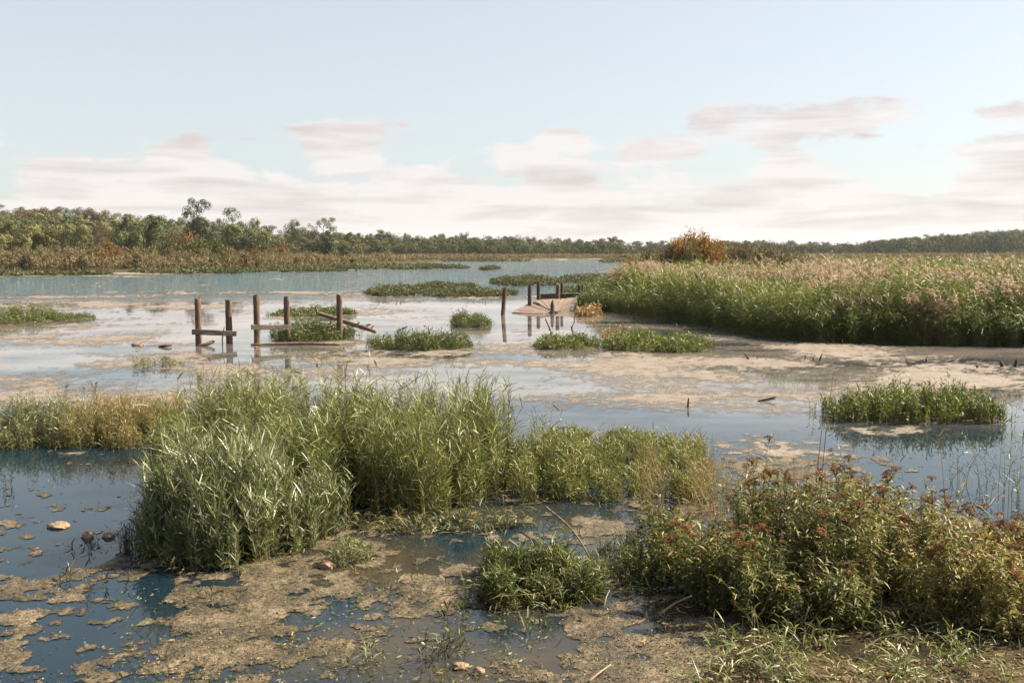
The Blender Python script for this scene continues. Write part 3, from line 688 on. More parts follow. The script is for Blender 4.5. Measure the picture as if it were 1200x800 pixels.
# bare brown stalks over the bushes
single_stems([(958, 640, 972, 430), (952, 640, 966, 475)], ['tallest bare brown stalk above the rust headed bushes', 'shorter bare stalk against the tallest brown stalk'], None, 'straw', 350, m=1, sm='bushstem', cat='stalk', name='dry_stalk', sr=.0075)
single_stems([(1108, 660, 1100, 500), (1062, 640, 1056, 530), (890, 640, 905, 500), (868, 640, 878, 512), (1185, 660, 1150, 600), (1130, 650, 1180, 560)],
   'thin brown stalk with a few curled leaves above the bushes', 'thin brown stalks above the bushes', 'straw', 360, m=6, L=.14, W=.01, sm='bushstem', cat='stalk', name='dry_stalk', t0=.6)
clump('water_plant', 1150, 1240, 640, 560, 500, 'wispy dark grass in the water at the right edge below the bright island', 118, 'wetweed', 34, 8, .20, .009, group=None, cat='grass', tint=(.6, .25), lean=.5, hvar=.5, t0=.3, litter=.1)
clump('dry_grass', 760, 900, 650, 560, 486, 'tan dry grass stalks left of the rust headed bushes', 116, 'straw', 140, 7, .16, .005, group='dry grass', cat='dry grass', sm='straw', t0=.35, lean=.34, hvar=.4, sr=.0032, tint=(.5, .25), litter=.2)
clump('dry_grass', 900, 1010, 600, 560, 520, 'wispy dry grass behind the leftmost rust headed bushes', 117, 'straw', 50, 6, .15, .005, group='dry grass', cat='dry grass', sm='straw', t0=.35, lean=.25, tint=(.5, .25), litter=.2)

# ------------------------------------------------------------------ rust-headed bushes, lower right
def seed_head_mesh(seed):
    rng = np.random.default_rng(seed)
    n = 150
    r = np.sqrt(rng.uniform(0, 1, n)); a = rng.uniform(0, 6.28, n)
    P = np.column_stack([np.cos(a) * r * .055, np.sin(a) * r * .055, .022 * (1 - r ** 2) + rng.normal(0, .006, n)])
    d = rng.normal(0, 1, (n, 3)); d[:, 2] = np.abs(d[:, 2]) * .6
    lf = leaves(P, d, rng.uniform(.010, .020, n), rng.uniform(.007, .013, n), .1, np.clip(rng.normal(.5, .28, n), 0, 1), rng, 1)
    k = 14
    a = rng.uniform(0, 6.28, k); rr = rng.uniform(.01, .05, k)
    e = np.column_stack([np.cos(a) * rr, np.sin(a) * rr, np.full(k, .008)])
    Pp = np.stack([np.tile([0, 0, -.07], (k, 1)), e * .5 + [0, 0, -.03], e], 1)
    st = tubes(Pp, np.full((k, 3), .0016), np.full(k, .3))
    return Acc().add(lf).add(st).mesh('seed_head', [M['seedhead']])
HEADS = [seed_head_mesh(s) for s in range(6)]

def bush(x0, x1, yf, yb, top, label, seed, n, nh, tint=.42, gm='bush'):
    rng = np.random.default_rng(seed)
    xa, yA = G(x0, yf); _, yB = G(600, yb)
    cy = (yA + yB) / 2; cx = (X(x0, cy) + X(x1, cy)) / 2; rx = (X(x1, cy) - X(x0, cy)) / 2; ry = (yB - yA) / 2
    h = ground_z(top, cy)
    pt = in_patch(rng, n, rx, ry, .5, seed)
    pt, tu = tussocks(rng, pt, 10, .30, rx, ry)
    hh = 1.04 * h * tu * (1 - .25 * pt[:, 2] ** 2) * rng.uniform(.72, 1.0, n)
    ro = empty('seed_head_bush', (cx, cy, .03), label, 'bush', 'rust headed bushes on the near bank')
    st, lf, C = plant_parts(rng, pt[:, :2], hh, 52, .066, .0125, .05, (-20, 65), .4, .2, (-.03, 0), .004, 2, tint=(tint, .24), K=5, tip_tint=.25)
    # side twigs carrying more leaves
    s2, l2, _ = plant_parts(rng, np.column_stack([pt[:, :2] + rng.normal(0, .07, (n, 2)), hh * rng.uniform(.1, .5, n)]), hh * .48, 24, .055, .0105, .1, (-20, 60), .4, .45, (0, 0), .0022, 2, tint=(tint + .05, .26), K=4)
    Acc().add(lf).add(l2).build('leaves', [M[gm]], ro)
    Acc().add(st).add(s2).build('stems', [M['bushstem']], ro)['kind'] = 'stuff'
    tips = C(np.ones((n, 1)))[:, 0]
    order = np.argsort(-(tips[:, 2] - .25 * tips[:, 1]))[:nh * 2]
    pick = rng.permutation(order)[:nh]
    for i in pick:
        q = tips[i]
        o = link('flower_head', HEADS[rng.integers(6)], ro, (q[0], q[1], q[2] + .02))
        s = rng.uniform(.5, 1.05); o.scale = (s, s, s * rng.uniform(.5, .9)); o.rotation_euler = (rng.normal(0, .25), rng.normal(0, .25), rng.uniform(0, 6))
BU = [
 (745, 835, 700, 640, 585, 'low dark bush at the left end of the rust headed bushes', 60, 8, .30),
 (800, 910, 735, 680, 592, 'dark leafy rust headed bush at the left front of the row', 75, 12, .32),
 (850, 960, 700, 630, 537, 'rust headed bush beside the tan dry grass, thickly topped with seed heads', 90, 22, .36),
 (920, 1035, 725, 665, 548, 'bushy rust headed plant in the middle of the row, under the bare brown stalks', 90, 22, .36),
 (985, 1090, 705, 640, 540, 'tall rust headed bush in front of the bright grass island', 90, 20, .40),
 (1030, 1130, 745, 685, 572, 'yellow green bush at the front with a few rust heads', 85, 14, .5),
 (1080, 1180, 715, 655, 590, 'yellowing bush with rust heads sloping down to the right', 75, 14, .55),
 (1120, 1240, 760, 695, 606, 'yellow orange leafed bush at the lower right corner', 95, 16, .62),
 (1170, 1290, 730, 670, 610, 'rust headed bush cut by the right edge of the photo', 80, 12, .55),
 (890, 1010, 750, 715, 628, 'short shaded bush at the front foot of the row', 60, 4, .3),
]
for i, (x0, x1, yf, yb, tp, lb, n, nh, ti) in enumerate(BU): bush(x0, x1, yf, yb, tp, lb, 500 + i, int(n * 1.55), int(nh * 1.35), ti + .06)

# grass, leaves and litter on the mud bank
def bank_grass():
    rng = np.random.default_rng(77)
    px = rng.uniform(790, 1900, 1700); py = np.where(px < 1260, rng.uniform(732, 830, 1700), rng.uniform(640, 830, 1700)) + 14 * (px < 1000)
    dens = fbm(px / 40, py / 20, 1, 3, 4); k = dens > .50
    P = np.array([G(a, b) for a, b in zip(px[k], py[k])])
    z = np.maximum(terrain_z(P[:, 0], P[:, 1]), 0)
    st, lf, _ = plant_parts(rng, np.column_stack([P, z]), rng.uniform(.08, .30, len(P)), 7, .11, .009, .05, (-5, 60), .5, .7, (-.1, 0), .002, 3, tint=(.5, .28), K=4)
    o = Acc().add(lf, 0).add(st, 1).build('grass', [M['reed'], M['reedstem']])
    tag(o, 'sprawling green grass blades on the sunlit mud bank at bottom right', 'grass', kind='stuff')
    n = 1100
    px = rng.uniform(740, 1260, n); py = rng.uniform(700, 830, n)
    P = np.array([G(a, b) for a, b in zip(px, py)]); z = np.maximum(terrain_z(P[:, 0], P[:, 1]), 0) + .012
    d = np.column_stack([rng.normal(0, 1, (n, 2)), rng.normal(0, .15, n)])
    lf = leaves(np.column_stack([P, z]), d, rng.uniform(.03, .11, n), rng.uniform(.006, .018, n), .05, rng.uniform(0, 1, n), rng, 2, roll=rng.normal(0, .3, n))
    o = Acc().add(lf).build('leaf_litter', [M['straw']])
    tag(o, 'scattered dry leaves and bits of stalk on the mud and algae', 'leaf litter', kind='stuff')
    n = 1100
    px = rng.uniform(130, 640, n); py = rng.uniform(690, 830, n)
    P = np.array([G(a, b) for a, b in zip(px, py)])
    d = np.column_stack([rng.normal(0, 1, (n, 2)), np.abs(rng.normal(0, .12, n))])
    lf = leaves(np.column_stack([P, np.full(n, .016)]), d, rng.uniform(.02, .06, n), rng.uniform(.008, .018, n), .03, rng.uniform(.2, 1, n), rng, 2, roll=rng.normal(0, .25, n))
    o = Acc().add(lf).build('floating_leaves', [M['grass']])
    tag(o, 'small green and tan leaves floating among the algae at bottom left', 'leaves', kind='stuff')
bank_grass()
def flecks():
    rng = np.random.default_rng(78); n = 42000
    px = rng.uniform(-60, 1260, n); py = 540 + 300 * rng.uniform(0, 1, n) ** .7
    P = np.array([G(a, b) for a, b in zip(px, py)])
    th, _ = algae_thick(px, py, P[:, 0], P[:, 1])
    k = rng.uniform(0, 1, n) < .04 + .75 * sstep(-.22, .06, th)
    P = P[k]; n = len(P)
    z = np.maximum(np.maximum(terrain_z(P[:, 0], P[:, 1]), 0) + .006, .006 + .022 * np.clip(th[k], 0, 1)) + rng.uniform(0, .006, n)
    d = np.column_stack([rng.normal(0, 1, (n, 2)), np.abs(rng.normal(0, .25, n))])
    lf = leaves(np.column_stack([P, z]), d, rng.uniform(.006, .024, n), rng.uniform(.005, .013, n), .05, np.clip(rng.beta(1.6, 1.6, n), 0, 1), rng, 2, roll=rng.normal(0, .45, n), profile=[.6, 1, .5])
    o = Acc().add(lf).build('algae_flecks', [M['fleck']])
    tag(o, 'small flecks and curled scraps strewn over the near algae', 'algae', kind='stuff')
flecks()

# ------------------------------------------------------------------ reed bed on the right
def reed_region(rng, n, d0, d1, a0=690, a1=1330):
    out = []
    tot = 0
    while tot < n:
        a = rng.uniform(a0, a1, n * 2); y = np.sqrt(rng.uniform(d0 ** 2, d1 ** 2, n * 2))
        rf = reed_front(a)
        al = np.interp(y, AL_D, AL_A) + 14 * (fbm(a / 30, y / 3, 1, 2, 8) - .5)
        k = (y > rf + .25 + .9 * fbm(a / 9, a * 0, 1, 3, 6)) & (a > al)
        # edge distance for height taper
        ed = np.minimum((y - rf) / 2.2, (a - al) / F * y / 2.0)[k]
        out.append(np.column_stack([(a[k] - 600) / F * depth(y[k]), y[k], np.clip(ed, 0, 1)])); tot += k.sum()
    return np.concatenate(out)[:n]

def reed_bed():
    rng = np.random.default_rng(900)
    A = Acc(); Bp = []
    for (n, d0, d1, a1, m, L, W) in [(11000, 30, 44, 1330, 16, .32, .024), (9000, 40, 62, 1330, 11, .42, .034), (8000, 58, 120, 1330, 7, .55, .055)]:
        p = reed_region(rng, n, d0, d1, 690, a1)
        hn = fbm(p[:, 0], p[:, 1], .30, 4, 12, .6)
        h = (.80 + 1.75 * hn + .25 * sstep(9, 4, p[:, 0])) * (.60 + .40 * p[:, 2] ** .6) * (1 + rng.normal(0, .10, n))
        z = np.full(n, .05)
        st, lf, C = plant_parts(rng, np.column_stack([p[:, :2], z]), h, m, L, W, .08, (15, 68), .3, .1, (-.05, 0), .006, 2, tint=(.46, .2), K=4, tip_tint=.34)
        A.add(lf, 0); A.add(st, 1)
        # plumes: in drifts, mostly back from the water's edge
        pn = fbm(p[:, 0] + 40, p[:, 1], .28, 3, 31)
        lo = sstep(.25, .95, p[:, 2])
        leftw = sstep(14, 3, p[:, 0])
        k = rng.uniform(0, 1, n) < lo * np.clip((pn - .55) * 4.5 + .42 * leftw, 0.02, .6)
        tip = C(np.ones((n, 1)))[:, 0][k]; nk = len(tip)
        q = 14
        tt = rng.uniform(0, 1, (nk, q)).reshape(-1)
        base = np.repeat(tip, q, 0) + np.column_stack([rng.normal(0, .015, nk * q) - .07 * tt, rng.normal(0, .015, nk * q), tt * .26 - .04])
        d = np.column_stack([rng.normal(-.35, .6, nk * q), rng.normal(0, .5, nk * q), rng.uniform(.2, 1, nk * q)])
        sc_ = 1.0 if d0 < 50 else 1.35
        Bp.append(leaves(base, d, .15 * sc_, .032 * sc_, .45, np.clip(rng.normal(.5, .25, nk * q) + np.repeat(rng.normal(0, .15, nk), q), 0, 1), rng, 2))
    a = rng.uniform(690, 1330, 4200); y = reed_front(a) + .05 + .9 * fbm(a / 9, a * 0, 1, 3, 6) + np.abs(rng.normal(0, .45, len(a)))
    st, lf, C = plant_parts(rng, np.column_stack([(a - 600) / F * depth(y), y, np.zeros(len(a))]), rng.uniform(.35, 1.25, len(a)), 12, .27, .022, .0, (0, 60), .5, .3, (-.08, -.12), .005, 2, tint=(.5, .22), K=4)
    A.add(lf, 0); A.add(st, 1)
    for b in Bp: A.add(b, 2)
    o = A.build('reed_bed', [M['reedbed'], M['reedstem'], M['plume']])
    tag(o, 'wide bed of tall green reeds with pinkish plumes along the right shore', 'reed bed', kind='stuff')
reed_bed()

def plume_clump(px, py, w, top, label, seed, leafm, n, nplume, cat='reeds', dep=1.6):
    rng = np.random.default_rng(seed)
    x, y = G(px, py); y += dep * .6; x = X(px, y)
    rx = w / F * y / 2; h = ground_z(top, y)
    pt = in_patch(rng, n, rx, dep * .8, .35, seed)
    hh = h * (1 - .28 * pt[:, 2] ** 2.5) * (1 + rng.normal(0, .1, n)).clip(.6, 1.1)
    ro = empty('plumed_reeds', (x, y, .05), label, cat, 'standout clumps of the reed bed')
    st, lf, C = plant_parts(rng, pt[:, :2], hh, 12, .34, .03, .06, (15, 65), .35, .16, (-.05, 0), .006, 2, tint=(.45, .22), K=4)
    Acc().add(lf).build('leaves', [M[leafm]], ro); Acc().add(st).build('stems', [M['reedstem']], ro)['kind'] = 'stuff'
    tip = C(np.ones((n, 1)))[:, 0][:nplume]; q = 16; nk = len(tip)
    if nk:
        tt = rng.uniform(0, 1, nk * q)
        base = np.repeat(tip, q, 0) + np.column_stack([rng.normal(0, .02, nk * q) - .08 * tt, rng.normal(0, .02, nk * q), tt * .30 - .06])
        d = np.column_stack([rng.normal(-.35, .6, nk * q), rng.normal(0, .5, nk * q), rng.uniform(.1, 1, nk * q)])
        Acc().add(leaves(base, d, .15, .034, .5, np.clip(rng.normal(.5, .28, nk * q), 0, 1), rng, 2)).build('plumes', [M['plume']], ro)['kind'] = 'stuff'
plume_clump(755, 360, 88, 314, 'big dark reed clump thick with pink plumes at the left end of the reed bed', 950, 'reedbed', 560, 400, dep=2.0)
plume_clump(728, 362, 60, 340, 'shaded dark green reeds at the left corner of the reed bed by the dock', 951, 'reedbed', 260, 12)
plume_clump(1015, 400, 75, 350, 'clump of brownish plumed reeds in the middle front of the reed bed', 952, 'brush', 190, 70, dep=1.2)
plume_clump(1085, 404, 60, 345, 'dark browned reed clump at the water edge of the reed bed', 953, 'brush', 170, 30, dep=1.2)
plume_clump(1178, 402, 70, 333, 'dark leafy clump with rosy plumes near the right edge of the reed bed', 954, 'grass', 230, 60, dep=1.2)
island('golden_weed', 672, 706, 371, 366, 355, 'yellow leafed weeds at the foot of the reed bed by the dock', None, 955, gm='straw', dens=60, m=8, L=.12, W=.05, cat='weeds', base=False)
island('golden_weed', 705, 740, 401, 396, 381, 'yellow weeds at the back of the long pale grass island', None, 956, gm='straw', dens=40, m=8, L=.10, W=.04, cat='weeds', base=False)

# ------------------------------------------------------------------ trees and shrubs
def tree_meshes(seed, form):
    """trunk mesh and crown mesh of a tree 10 m tall"""
    rng = np.random.default_rng(seed)
    H, cr, cb, ncl, npl, ls, clr = form['H'], form['cr'], form['cb'], form['ncl'], form['npl'], form['ls'], form['clr']
    T = Acc(); Cn = Acc()
    bend = rng.normal(0, .35, 2)
    K = 7
    ts = np.linspace(0, 1, K)
    top = H * form.get('tt', .82)
    tr = np.column_stack([bend[0] * np.sin(ts * 2.2), bend[1] * np.sin(ts * 2.2), ts * top - .3])
    T.add(tube1(tr, .19 * (1.25 - ts * 1.1) * form.get('tw', 1), 7))
    cc = []
    mid = (cb + 1) / 2 * H; half = (1 - cb) / 2 * H
    while len(cc) < ncl:
        u = rng.normal(0, 1, 3); u /= np.linalg.norm(u); r = rng.uniform(.35, 1) ** .5
        ez = u[2] * r
        wx = cr * (1.0 if ez > -.2 else 1.0 - .45 * (-ez - .2)) * (1 + .28 * rng.normal())
        c = np.array([u[0] * r * wx, u[1] * r * wx, mid + ez * half * .92])
        if len(cc) > 3 and min(np.linalg.norm(c - k) for k in cc) < clr * form.get('sep', .55): 
            if rng.uniform() < .8: continue
        cc.append(c)
    for i, c in enumerate(cc):
        r = clr * rng.uniform(.65, 1.25)
        tb = np.clip((c[2] - 1.2 * np.hypot(c[0], c[1]) * .55) / top, .18, .95)
        b = np.array([np.interp(tb, ts, tr[:, 0]), np.interp(tb, ts, tr[:, 1]), tb * top - .3])
        mdl = (b + c) / 2 + [0, 0, -.12 * np.linalg.norm(c - b)] + rng.normal(0, .12, 3)
        rad = .055 * form.get('tw', 1) * (1.3 - tb)
        T.add(tube1([b, mdl, c], [rad * 1.3, rad, rad * .35], 4))
        n = int(npl * rng.uniform(.6, 1.3))
        u = norm(rng.normal(0, 1, (n, 3))); rr = rng.uniform(.15, 1, n) ** .45
        P = c + u * rr[:, None] * r * np.array([1.12, 1.12, .8])
        d = norm(np.cross(u, rng.normal(0, 1, (n, 3))))
        nn_ = norm(u + .5 * norm(c - [0, 0, mid]) + rng.normal(0, .38, (n, 3)))
        ct = rng.normal(.5, .17)
        Cn.add(leaves(P, d, ls * rng.uniform(.6, 1.3, n), ls * .62 * rng.uniform(.6, 1.2, n), .2, np.clip(rng.normal(ct, .16, n), 0, 1), rng, 1, roll=rng.normal(0, .3, n), profile=[.9, .6], nrm=nn_))
    cm = Cn.mesh('crown', [TREEM['green']])
    co = np.empty(len(cm.vertices) * 3, np.float32); cm.vertices.foreach_get('co', co); co = co.reshape(-1, 3)
    return T.mesh('trunk', [M['bark']], True), cm, float(np.quantile(co[:, 2], .995)), float(np.quantile(np.hypot(co[:, 0], co[:, 1]), .97))

FORMS = {
 'round': dict(H=10, cr=3.3, cb=.20, ncl=34, npl=170, ls=.30, clr=1.25),
 'tall': dict(H=10, cr=2.2, cb=.28, ncl=26, npl=160, ls=.28, clr=1.0),
 'broad': dict(H=10, cr=4.6, cb=.12, ncl=46, npl=180, ls=.30, clr=1.35),
 'open': dict(H=10, cr=3.0, cb=.34, ncl=20, npl=110, ls=.26, clr=.95, sep=.9, tw=1.2),
 'twiggy': dict(H=10, cr=3.6, cb=.08, ncl=60, npl=70, ls=.24, clr=.95, sep=.4, tw=1.1),
 'thin': dict(H=10, cr=2.9, cb=.25, ncl=30, npl=70, ls=.22, clr=1.2, tw=1.3),
}
PROTO = {}
def proto(form, v):
    k = (form, v)
    if k not in PROTO: PROTO[k] = tree_meshes(hash_seed(form) + v, FORMS[form])
    return PROTO[k]
def hash_seed(s): return sum(ord(c) * (i + 3) for i, c in enumerate(s)) % 9999

def tree(px, top, y, wpx, fam, form, v, label, group, name='tree', z=None, rz=0.0, cat='tree', crown_m=None):
    x = X(px, y, CAMH)
    z = float(terrain_z(x, y)) if z is None else z
    H = max(2.0, ground_z(top, y) - z) * .99
    tm, cm, ptop, prad = proto(form, v)
    s = H / ptop; w = min(wpx / F * y * .5, H * (.78 if y < 365 else .56)) / prad
    ro = empty(name, (x, y, z - .1), label, cat, group, rz)
    ro.scale = (w, w, s)
    link('trunk', tm, ro)
    c = link('crown', cm, ro)
    c.material_slots[0].link = 'OBJECT'; c.material_slots[0].material = crown_m or TREEM[fam]
    return ro

SKY_A = [-120, 0, 50, 90, 130, 200, 260, 320, 360, 400, 430, 480, 540, 600, 640, 700, 740, 790, 840, 870, 900, 950, 1000, 1040, 1100, 1150, 1200, 1320]
SKY_Y = [238, 239, 242, 243, 247, 253, 259, 265, 268, 272, 273, 273, 275, 275, 278.5, 279, 281, 282, 280.5, 280, 281.5, 284, 282.5, 278, 274, 269.5, 267.5, 266]
rt = random.Random(5)
def pick(ws):
    r = rt.random() * sum(w for _, w in ws)
    for k, w in ws:
        r -= w
        if r <= 0: return k
    return ws[0][0]
FAMWORD = {'green': 'dull green', 'dark': 'dark green', 'olive': 'olive green', 'brown': 'brown leafed'}
def rows(a0, a1, step, yd, lower, jit, ws, forms, zone, group, wpx):
    a = a0 + rt.uniform(0, step)
    while a < a1:
        y = yd * rt.uniform(.96, 1.04)
        top = np.interp(a, SKY_A, SKY_Y) + lower + rt.gauss(0, jit) + .8
        fam = pick(ws); form = pick(forms)
        tree(a, top, y, wpx * rt.uniform(.8, 1.25), fam, form, rt.randrange(3), f'{FAMWORD[fam]} tree {zone}', group, rz=rt.uniform(0, 6.28))
        a += step * rt.uniform(.75, 1.25)
mixL = [('brown', 5), ('olive', 3), ('green', 1.5), ('dark', .6)]; mixLf = [('olive', 3), ('green', 3), ('brown', 2), ('dark', 1.2)]
fr = [('round', 4), ('broad', 2), ('tall', 1.5), ('thin', 1.2), ('open', 1)]
rows(-70, 420, 17, 350, 0, 1.6, mixL, fr, 'in the back row of the wooded left slope', 'trees on the wooded left slope', 32)
rows(-70, 420, 19, 300, 8, 2.0, mixL, fr, 'half way down the wooded left slope', 'trees on the wooded left slope', 34)
rows(-70, 410, 22, 262, 16, 3.0, mixLf, fr, 'at the foot of the wooded left slope', 'trees on the wooded left slope', 36)
mixM = [('green', 3), ('dark', 2), ('olive', 2), ('brown', 1.3)]
rows(395, 820, 13, 470, 0, 1.8, mixM, fr, 'along the top of the treeline across the lake', 'trees of the treeline across the lake', 19)
rows(395, 820, 15, 430, 5, 2.2, mixM, fr, 'in the middle of the treeline across the lake', 'trees of the treeline across the lake', 20)
rows(395, 820, 19, 395, 11, 2.2, [('green', 3), ('olive', 3), ('dark', 1)], [('round', 3), ('broad', 2)], 'low at the front of the treeline across the lake', 'trees of the treeline across the lake', 20)
mixR = [('green', 3), ('dark', 2.4), ('olive', 1.6), ('brown', .6)]
rows(835, 1270, 14, 690, 0, 1.3, mixR, fr, 'along the top of the far wood behind the reed bed', 'trees of the far wood behind the reed bed', 20)
rows(835, 1270, 16, 610, 5, 1.8, mixR, fr, 'in the middle of the far wood behind the reed bed', 'trees of the far wood behind the reed bed', 20)
rows(835, 1270, 20, 540, 10, 1.6, mixR, [('round', 3), ('broad', 2)], 'low at the front of the far wood behind the reed bed', 'trees of the far wood behind the reed bed', 20)

NT = 'trees standing out of the wood'
for a in [
 (231, 231, 235, 42, 'dark', 'open', 0, 'tallest tree on the left shore, open crown rising clear of the wood'),
 (238, 254, 232, 40, 'dark', 'round', 1, 'dark dense tree under the tallest open crowned tree'),
 (272, 242, 240, 34, 'green', 'open', 1, 'second tallest open crowned tree, above the broad green tree'),
 (297, 254, 240, 26, 'olive', 'open', 2, 'airy olive tree right of the second tallest tree'),
 (281, 262, 205, 74, 'green', 'broad', 0, 'broad sunlit green tree at the water meadow, left of the middle'),
 (343, 256, 250, 26, 'green', 'open', 2, 'flat topped green tree rising above the wood between two gaps'),
 (380, 254, 255, 36, 'olive', 'open', 0, 'airy tree with a wide flat crown at the right end of the left slope'),
 (384, 270, 230, 28, 'dark', 'round', 2, 'round dark green tree under the wide flat crown'),
 (403, 283, 225, 20, 'green', 'round', 0, 'low round green tree at the right end of the left bank'),
 (150, 254, 190, 42, 'green', 'broad', 1, 'rounded tree with a pale sunlit top and dark shaded side on the left bank'),
 (182, 251, 195, 36, 'green', 'tall', 1, 'tall bushy green tree right of the pale topped one'),
 (50, 249, 185, 50, 'olive', 'tall', 2, 'tall feathery olive willow on the left bank'),
 (82, 262, 178, 44, 'olive', 'broad', 2, 'low spreading willow leaning over the brown thicket'),
 (96, 262, 172, 28, 'olive', 'round', 1, 'small pale willow right of the spreading willow'),
 (14, 258, 165, 54, 'olive', 'broad', 1, 'pale yellow green willow at the left edge'),
 (-30, 250, 175, 50, 'brown', 'round', 1, 'brown tree cut by the left edge'),
 (208, 268, 180, 30, 'brown', 'thin', 1, 'golden brown thin tree in front of the tall dark ones'),
 (120, 262, 200, 26, 'brown', 'thin', 0, 'bare branched brown tree left of the pale topped one'),
 (448, 269, 415, 20, 'green', 'tall', 0, 'tall narrow tree standing above the left part of the far treeline'),
 (956, 292, 470, 22, 'brown', 'thin', 2, 'bare brown tree in the low gap of the far wood'),
 (1058, 291, 455, 24, 'olive', 'round', 2, 'pale round tree at the front of the far wood behind the reed bed'),
]:
    tree(*a, NT, rz=rt.uniform(0, 6.28))
def fan_tree(px, top, y, wpx, label, seed, n=70):
    """many stemmed tree: limbs fanning out from one foot, thinning into bare twigs"""
    rng = np.random.default_rng(seed)
    x = X(px, y, CAMH); z = float(terrain_z(x, y)); H = ground_z(top, y) - z; w = wpx / F * y / 2
    az = rng.uniform(0, 6.28, n); e = np.sqrt(rng.uniform(0, 1, n)); L = rng.uniform(.72, 1.0, n) * (1 - .22 * e ** 2)
    tip = np.column_stack([np.cos(az) * e * w, np.sin(az) * e * w, L * H])
    b = rng.normal(0, .1, (n, 3)); b[:, 2] = -.1
    mid = b * .5 + tip * .5 + np.column_stack([rng.normal(0, .15, (n, 2)), np.full(n, -.04 * H) + rng.normal(0, .1, n)])
    P = np.stack([b, (b + mid) * .5, mid, (mid + tip) * .5 + rng.normal(0, .08, (n, 3)), tip], 1)
    ro = empty('tree', (x, y, z), label, 'tree')
    Acc().add(tubes(P, np.tile([.07, .05, .034, .02, .008], (n, 1)), rng.uniform(0, .6, n), 5)).build('trunk', [M['bushstem']], ro, smooth=True)
    q = 150
    tt = rng.beta(2.6, 1.5, (n, q)) * 3.95; k = tt.astype(int); f = (tt - k)[..., None]
    C = np.take_along_axis(P, k[..., None].repeat(3, -1), 1) * (1 - f) + np.take_along_axis(P, k[..., None].repeat(3, -1) + 1, 1) * f
    C = C.reshape(-1, 3) + rng.normal(0, .17, (n * q, 3))
    Acc().add(leaves(C, rng.normal(0, 1, (n * q, 3)), .19, .11, .2, np.clip(rng.normal(np.repeat(rng.normal(.5, .2, n), q), .15), 0, 1), rng, 1, profile=[.9, .5])).build('crown', [TREEM['rust']], ro)
fan_tree(817, 264, 92, 64, 'rust orange tree with fanning bare twigs behind the reed bed', 71)
fan_tree(797, 276, 90, 34, 'smaller rust tree leaning left against the rust orange tree', 72, 36)

# shrubs
def shrub_mesh(seed, sparse=False):
    rng = np.random.default_rng(seed); A = Acc(); B = Acc()
    n = 46
    az = rng.uniform(0, 6.28, n); e = np.abs(rng.normal(.35, .25, n)); L = rng.uniform(.7, 1.1, n)
    tip = np.column_stack([np.cos(az) * np.sin(e) * L * 1.3, np.sin(az) * np.sin(e) * L * 1.3, np.cos(e) * L])
    b = rng.normal(0, .12, (n, 3)); b[:, 2] = -.05
    st = tubes(np.stack([b, (b + tip) * .5 + rng.normal(0, .05, (n, 3)), tip], 1), np.tile([.014, .010, .004], (n, 1)), np.full(n, .3))
    q = 26 if sparse else 44
    tt = rng.uniform(.25, 1.05, (n, q))
    P = (b[:, None] + (tip - b)[:, None] * tt[..., None]).reshape(-1, 3) + rng.normal(0, .085, (n * q, 3))
    P[:, 2] = np.abs(P[:, 2])
    d = rng.normal(0, 1, (n * q, 3)); d[:, 2] += .5
    ct = np.repeat(rng.normal(.5, .17, n), q)
    A.add(leaves(P, d, .11, .055, .2, np.clip(rng.normal(ct, .15), 0, 1), rng, 1, profile=[.9, .5]))
    return B.add(st).mesh('stems', [M['bushstem']]), A.mesh('leaves', [M['brush']])
SHR = [shrub_mesh(s, s % 2) for s in range(5)]
def shrub(px, y, wpx, top, m, label, group, name='shrub'):
    x = X(px, y, CAMH); z = float(terrain_z(x, y)); h = max(.5, ground_z(top, y) - z)
    ro = empty(name, (x, y, z), label, 'shrub', group, rt.uniform(0, 6.28))
    w = wpx / F * y / 2.2; ro.scale = (w, w, h / .95)
    sm, lm = SHR[rt.randrange(5)]
    link('stems', sm, ro); o = link('leaves', lm, ro)
    o.material_slots[0].link = 'OBJECT'; o.material_slots[0].material = M[m]
# brown thicket of the left shore
for (y0, n, tb) in [(1.06, 30, 7), (1.17, 30, 3), (1.30, 26, 0)]:
    for i in range(n):
        a = -60 + 630 * (i + rt.uniform(.1, .9)) / n
        y = float(shore_dist(a)) * y0 * rt.uniform(.98, 1.03)
        topl = np.interp(a, [-60, 0, 200, 400, 560], [289, 290, 291.5, 296.5, 300]) + tb * np.interp(a, [0, 400, 560], [1, .6, .4]) + rt.gauss(0, 1)
        fam = pick([('brush', 6), ('orange', .7), ('shrubgreen', 1.3)])
        w = {'brush': 'brown', 'orange': 'orange', 'shrubgreen': 'olive'}[fam]
        rowl = {1.06: 'at the water side', 1.17: 'in the middle', 1.30: 'at the back'}[y0]
        shrub(a, y, rt.uniform(24, 40) * np.interp(a, [0, 560], [1, .6]), topl, fam, f'{w} shrub {rowl} of the thicket on the left shore', 'shrubs of the thicket on the left shore')
for i in range(18):
    a = 575 + 190 * (i + rt.random()) / 18
    shrub(a, float(shore_dist(a)) * rt.uniform(1.05, 1.15), rt.uniform(14, 22), 299.3 + rt.gauss(0, .8), pick([('brush', 4), ('shrubgreen', 1.5), ('orange', .6)]), 'small shrub at the foot of the far treeline', 'shrubs under the far treeline')
for i, (a, y, w, tp, m) in enumerate([(200, 172, 46, 281, 'shrubgreen'), (232, 170, 50, 284, 'shrubgreen'), (255, 175, 44, 283, 'shrubgreen'), (222, 178, 40, 276, 'orange'), (125, 160, 26, 286, 'orange'), (330, 215, 30, 290, 'orange')]):
    shrub(a, y, w, tp, m, ['rounded olive shrub below the golden brown tree', 'rounded olive shrub left of the broad green tree', 'olive shrub touching the broad green tree', 'yellow orange shrub under the tallest tree', 'small orange shrub below the pale topped tree', 'orange shrub right of the broad green tree'][i], None)
